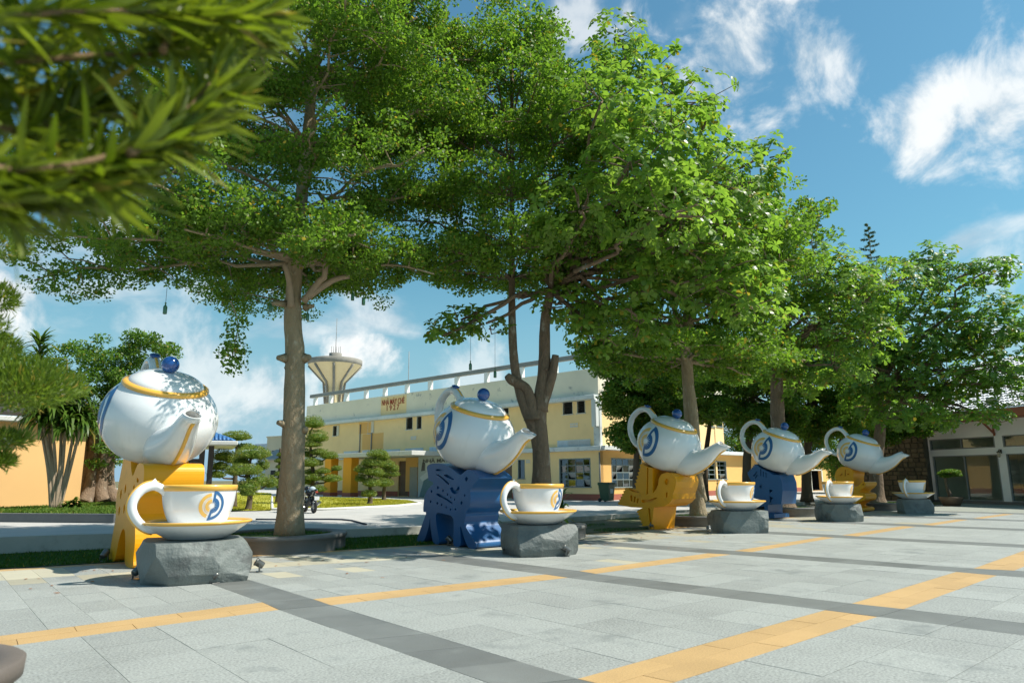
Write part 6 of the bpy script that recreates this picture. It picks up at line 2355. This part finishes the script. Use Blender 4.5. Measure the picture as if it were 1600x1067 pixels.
LM = [long_leaf(k) for k in range(4)]
rnd.shuffle(LV)
restV, restF, bb = [], [], 0
print('near leaves', len(LV))
for i, (p, d, f) in enumerate(LV):
    rv = Vector((rnd.gauss(0, 1), rnd.gauss(0, 1), rnd.gauss(0, 1)))
    dd_ = (d * rnd.uniform(.5, 1.3) + rv * .48).normalized()
    side = dd_.cross(Vector((rnd.gauss(0, .6), rnd.gauss(0, .6), 1))).normalized()
    nn = dd_.cross(side)
    L = rnd.uniform(.07, .135)
    M4 = Matrix(((dd_.x * L, side.x * L, nn.x * L, p.x), (dd_.y * L, side.y * L, nn.y * L, p.y), (dd_.z * L, side.z * L, nn.z * L, p.z), (0, 0, 0, 1)))
    if i < 290:
        o = link('leaf', LM[i % 4][0], ob)
        o.matrix_world = M4
    else:
        vv = LM[i % 4][1]
        A = np.array(M4)
        restV.append(vv @ A[:3, :3].T + A[:3, 3])
        restF.append(np.array(LM[i % 4][2]) + bb)
        bb += len(vv)
if restV:
    crown('leaves', np.concatenate(restV), np.concatenate(restF), K['leaf_yew'], ob)
# ================================================================== SMALL THINGS
def ring_planter(label, c, r, h, m, wall=.3, soil=True, square=False):
    t = thing('round_planter', label, 'planter', (c.x, c.y, 0), group='round stone planters')
    MB().lathe([(r - .03, 0), (r - .03, h - .09), (r, h - .08), (r + .005, h - .01), (r - .01, h), (r - wall, h), (r - wall - .01, h - .02), (r - wall - .01, h - .25)], 72).build('stone_ring', m, t)
    MB().lathe([(r - wall, h - .09), (r * .5, h - .05), (.01, h - .03)], 40).build('soil', K['turf'], t)
    n = int(5000 * (r - wall) ** 2 / 1.4)
    a, q = nr.uniform(0, 6.283, n), (r - wall - .03) * nr.uniform(0, 1, n) ** .5
    V, F = blades(np.cos(a) * q, np.sin(a) * q, np.full(n, h - .09), .03, .09, .012)
    o = npmesh('planter_grass', V, F, K['grass'], t)
    tag(o, kind='stuff')
    return t


cA = Vector((tb.x - .12, tb.y + .25, 0))
ring_planter('round granite planter ring at the foot of the biggest tree', cA, 1.42, .33, K['planter'])
ring_planter('round planter half hidden behind the cracked boulder', Vector((bB.x, bB.y, 0)), 1.15, .30, K['planter'], .25)
ring_planter('round planter under the twin trunks, behind the third cup', Vector((bC.x, bC.y, 0)), 1.2, .30, K['planter'], .25)
ring_planter('round planter under the trunk behind blue rooster', Vector((bD.x, bD.y, 0)), 1.35, .33, K['planter'], .25)
ring_planter('farthest round planter, under the widest tree', Vector((bE.x, bE.y, 0)), 1.5, .33, K['planter'], .25)
pc_ = far(-140, 745, 4.1)
ring_planter('brown stone planter cut off at the bottom left corner', Vector((pc_.x, pc_.y, 0)), .50, .68, K['planter_brown'], .12)

# leafy plants behind the second cup
for px, lb in ((768, 'small leafy plant left of the second cup'), (878, 'small leafy plant right of the second cup')):
    p = at(px, 822, .2)
    t = thing('leafy_plant', lb, 'plant', (0, 0, 0))
    V, F = strap_leaves([p + Vector((0, 0, .25 + .18 * k)) for k in range(4)], .42, .06, 10, None, .5)
    crown('foliage', V, F, K['leaf_dark'], t)
    MB().tube([p + Vector((0, 0, -.15)), p + Vector((0, 0, .9))], .015, 5).build('stem', K['bark_dark'], t)


# ---------------- motorbikes
def motorbike(p, rz, label):
    t = thing('motorbike', label, 'motorbike', p, rz, 'motorbikes parked on the road')
    # x forward
    for xw, nm in ((-.62, 'rear'), (.66, 'front')):
        xf = Matrix.Translation((xw, 0, .30)) @ Matrix.Rotation(R(90), 4, 'X')
        w_ = MB().lathe([(.215, -.035), (.25, -.058), (.285, -.05), (.30, 0), (.285, .05), (.25, .058), (.215, .035)], 32, xf=xf).build('wheel', K['black'], t)
        rm = MB().lathe([(.218, -.03), (.20, -.02), (.20, .02), (.218, .03)], 32, xf=xf).lathe([(.001, -.06), (.05, -.06), (.05, .06), (.001, .06)], 14, xf=xf)
        for k in range(6):
            a = k * math.pi / 3
            rm.tube([xf @ Vector((math.cos(a) * .04, math.sin(a) * .04, 0)), xf @ Vector((math.cos(a) * .205, math.sin(a) * .205, 0))], .013, 5)
        rm.build('rim', K['chrome'], w_)
        MB().lathe([(.06, -.068), (.12, -.068), (.12, -.064), (.06, -.064)], 24, xf=xf).build('brake_disc', K['chrome'], w_)
    fr = MB()
    fr.tube([(.45, 0, .86), (.20, 0, .62), (.05, 0, .30), (-.25, 0, .28), (-.30, 0, .55), (-.75, 0, .80)], .028, 8)
    for s in (-1, 1):
        fr.tube([(-.28, .09 * s, .32), (-.62, .09 * s, .30)], .022, 7).tube([(-.35, .1 * s, .62), (-.60, .1 * s, .34)], .03, 7)
    fr.build('frame', K['blackgloss'], t)
    fk = MB()
    for s in (-1, 1):
        fk.tube([(.66, .08 * s, .30), (.50, .08 * s, .72), (.43, .08 * s, .92)], [.026, .03, .024], 8)
    fk.build('fork', K['chrome'], t)
    MB().bbox((-.16, -.14, .24), (.22, .14, .52), .04).lathe([(.07, -.19), (.09, -.17), (.09, .17), (.07, .19)], 14, xf=Matrix.Translation((-.02, 0, .34)) @ Matrix.Rotation(R(90), 4, 'X')).build('engine', K['spotmetal'], t)
    MB().ball((.16, 0, .76), (.28, .16, .15), 14).build('fuel_tank', K['blackgloss'], t)
    MB().ball((-.28, 0, .76), (.30, .13, .06), 12).ball((-.52, 0, .82), (.20, .12, .06), 12).build('seat', K['black'], t)
    MB().tube([(-.55, 0, .78), (-.80, 0, .86), (-.90, 0, .84)], [.10, .07, .03], 8).build('tail', K['blackgloss'], t)
    MB().bbox((-.93, -.05, .77), (-.89, .05, .83), .01).build('tail_light', K['red_text'], t)
    MB().tube([(-.86, 0, .80), (-.96, 0, .52)], .018, 6).build('plate_bracket', K['black'], t)
    MB().bbox((-.985, -.095, .50), (-.972, .095, .64), .004).build('number_plate', K['plate'], t)
    MB().tube([(.05, -.12, .30), (-.25, -.15, .25), (-.55, -.16, .34), (-.80, -.16, .42)], [.03, .035, .055, .06], 10).build('exhaust', K['chrome'], t)
    hb = MB()
    hb.tube([(.30, -.38, 1.0), (.36, -.22, .98), (.44, 0, .94), (.36, .22, .98), (.30, .38, 1.0)], .014, 7)
    hb.build('handlebar', K['black'], t)
    for s in (-1, 1):
        MB().tube([(.36, .26 * s, .99), (.40, .34 * s, 1.14)], .008, 5).ball((.40, .36 * s, 1.17), (.015, .07, .045), 8).build('mirror', K['black'], t)
    MB().ball((.60, 0, .88), (.09, .10, .11), 12).build('headlight', K['plate'], t)
    MB().ball((.46, 0, .92), (.12, .13, .10), 12).build('front_cowl', K['blackgloss'], t)
    return t


p1 = at(492, 801.5, RZ)
fwd = Vector((math.cos(R(80)), math.sin(R(80)), 0))
m1 = motorbike(p1 + fwd * .62 + Vector((-.05, 0, 0)), R(80), 'black motorbike with white plate, nearer of the pair by the trunk')
m2 = motorbike(p1 + fwd * 1.0 + Vector((-.48, .3, 0)), R(84), 'second black motorbike, partly hidden by the trunk')
hl = MB().ball((0, 0, .10), (.13, .13, .12), 12).tube([(.11, -.06, .06), (.13, 0, .04), (.11, .06, .06)], .02, 6)
hl = hl.build('helmet', K['far_blue'], None, p1 + fwd * .34 + Vector((-.05, 0, .79)))
tag(hl, 'pale blue helmet resting on the seat of the nearer motorbike', 'helmet')

# ---------------- wheelie bin
p = at(948.5, 783.5, RZ)
bn = thing('wheelie_bin', 'green wheelie bin against the factory corner', 'bin', p + Vector((-.1, -.1, 0)), R(8))
bb_ = MB()
bb_.add([(-.24, -.26, .06), (.24, -.26, .06), (.24, .26, .06), (-.24, .26, .06), (-.30, -.34, .95), (.30, -.34, .95), (.30, .36, .95), (-.30, .36, .95)], [(3, 2, 1, 0), (0, 1, 5, 4), (1, 2, 6, 5), (2, 3, 7, 6), (3, 0, 4, 7), (4, 5, 6, 7)])
bb_.bbox((-.33, -.37, .90), (.33, .39, .955), .01)
bb_.build('body', K['bin'], bn)
MB().bbox((-.32, -.37, .957), (.32, .38, 1.03), .025).tube([(-.25, .42, 1.0), (.25, .42, 1.0)], .02, 6).build('lid', K['bin'], bn)
for s in (-1, 1):
    MB().lathe([(.001, -.025), (.10, -.025), (.10, .025), (.001, .025)], 16, xf=Matrix.Translation((.27 * s, .30, .10)) @ Matrix.Rotation(R(90), 4, 'Y')).build('wheel', K['black'], bn)
MB().bbox((-.14, -.318, .45), (.14, -.305, .70), .003).build('label_plate', K['vent'], bn)

# ---------------- bottle lanterns hanging in the trees
for px, py, rg, ls, lb in ((735, 572, rB - 1.2, .75, 'green bottle hanging on a string above the blue deer teapot'), (773.5, 584, rB - 1.0, 1.2, 'green bottle hanging from the thin leaning tree'),
                           (568, 470, rA - .8, .25, 'green bottle hanging under the big tree, right of its trunk'), (551, 463, rA - .5, .3, 'brownish green bottle beside the one right of big trunk'),
                           (423, 481, rA - .6, .3, 'bottle hanging left of the big trunk below the crotch'), (480.5, 494, rA - .4, .3, 'bottle hanging against the right edge of the big trunk'), (258, 483, rA - 1.5, .3, 'small bottle hanging below the left end of the lowest tier')):
    p = far(px, py, rg)
    t = thing('hanging_bottle', lb, 'bottle', p, 0, 'bottles hung in the trees')
    MB().lathe([(.01, -.10), (.036, -.096), (.038, -.08), (.038, .035), (.031, .058), (.014, .075), (.013, .115), (.017, .117), (.017, .13), (.001, .13)], 16).build('glass', K['bottle'], t)
    MB().tube([(0, 0, .13), (0, 0, .13 + ls)], .004, 5).build('string', K['black'], t)

# ---------------- fallen leaves on the paving
n = 420
lx = nr.uniform(-2, 30, n)
ly = np.interp(lx, FARX, FARY) - np.abs(nr.normal(0, 1.6, n)) - .05
pts = np.stack([lx, ly, np.full(n, .012)], -1)
V, F = leaves(pts, .075, .93, .5)
V[:, 2] = np.clip(V[:, 2], .003, .05)
tag(npmesh('fallen_leaves', V, F, K['leaf_dry']), 'scattered dry leaves fallen on the paving along the grass edge', 'leaf litter', kind='stuff')
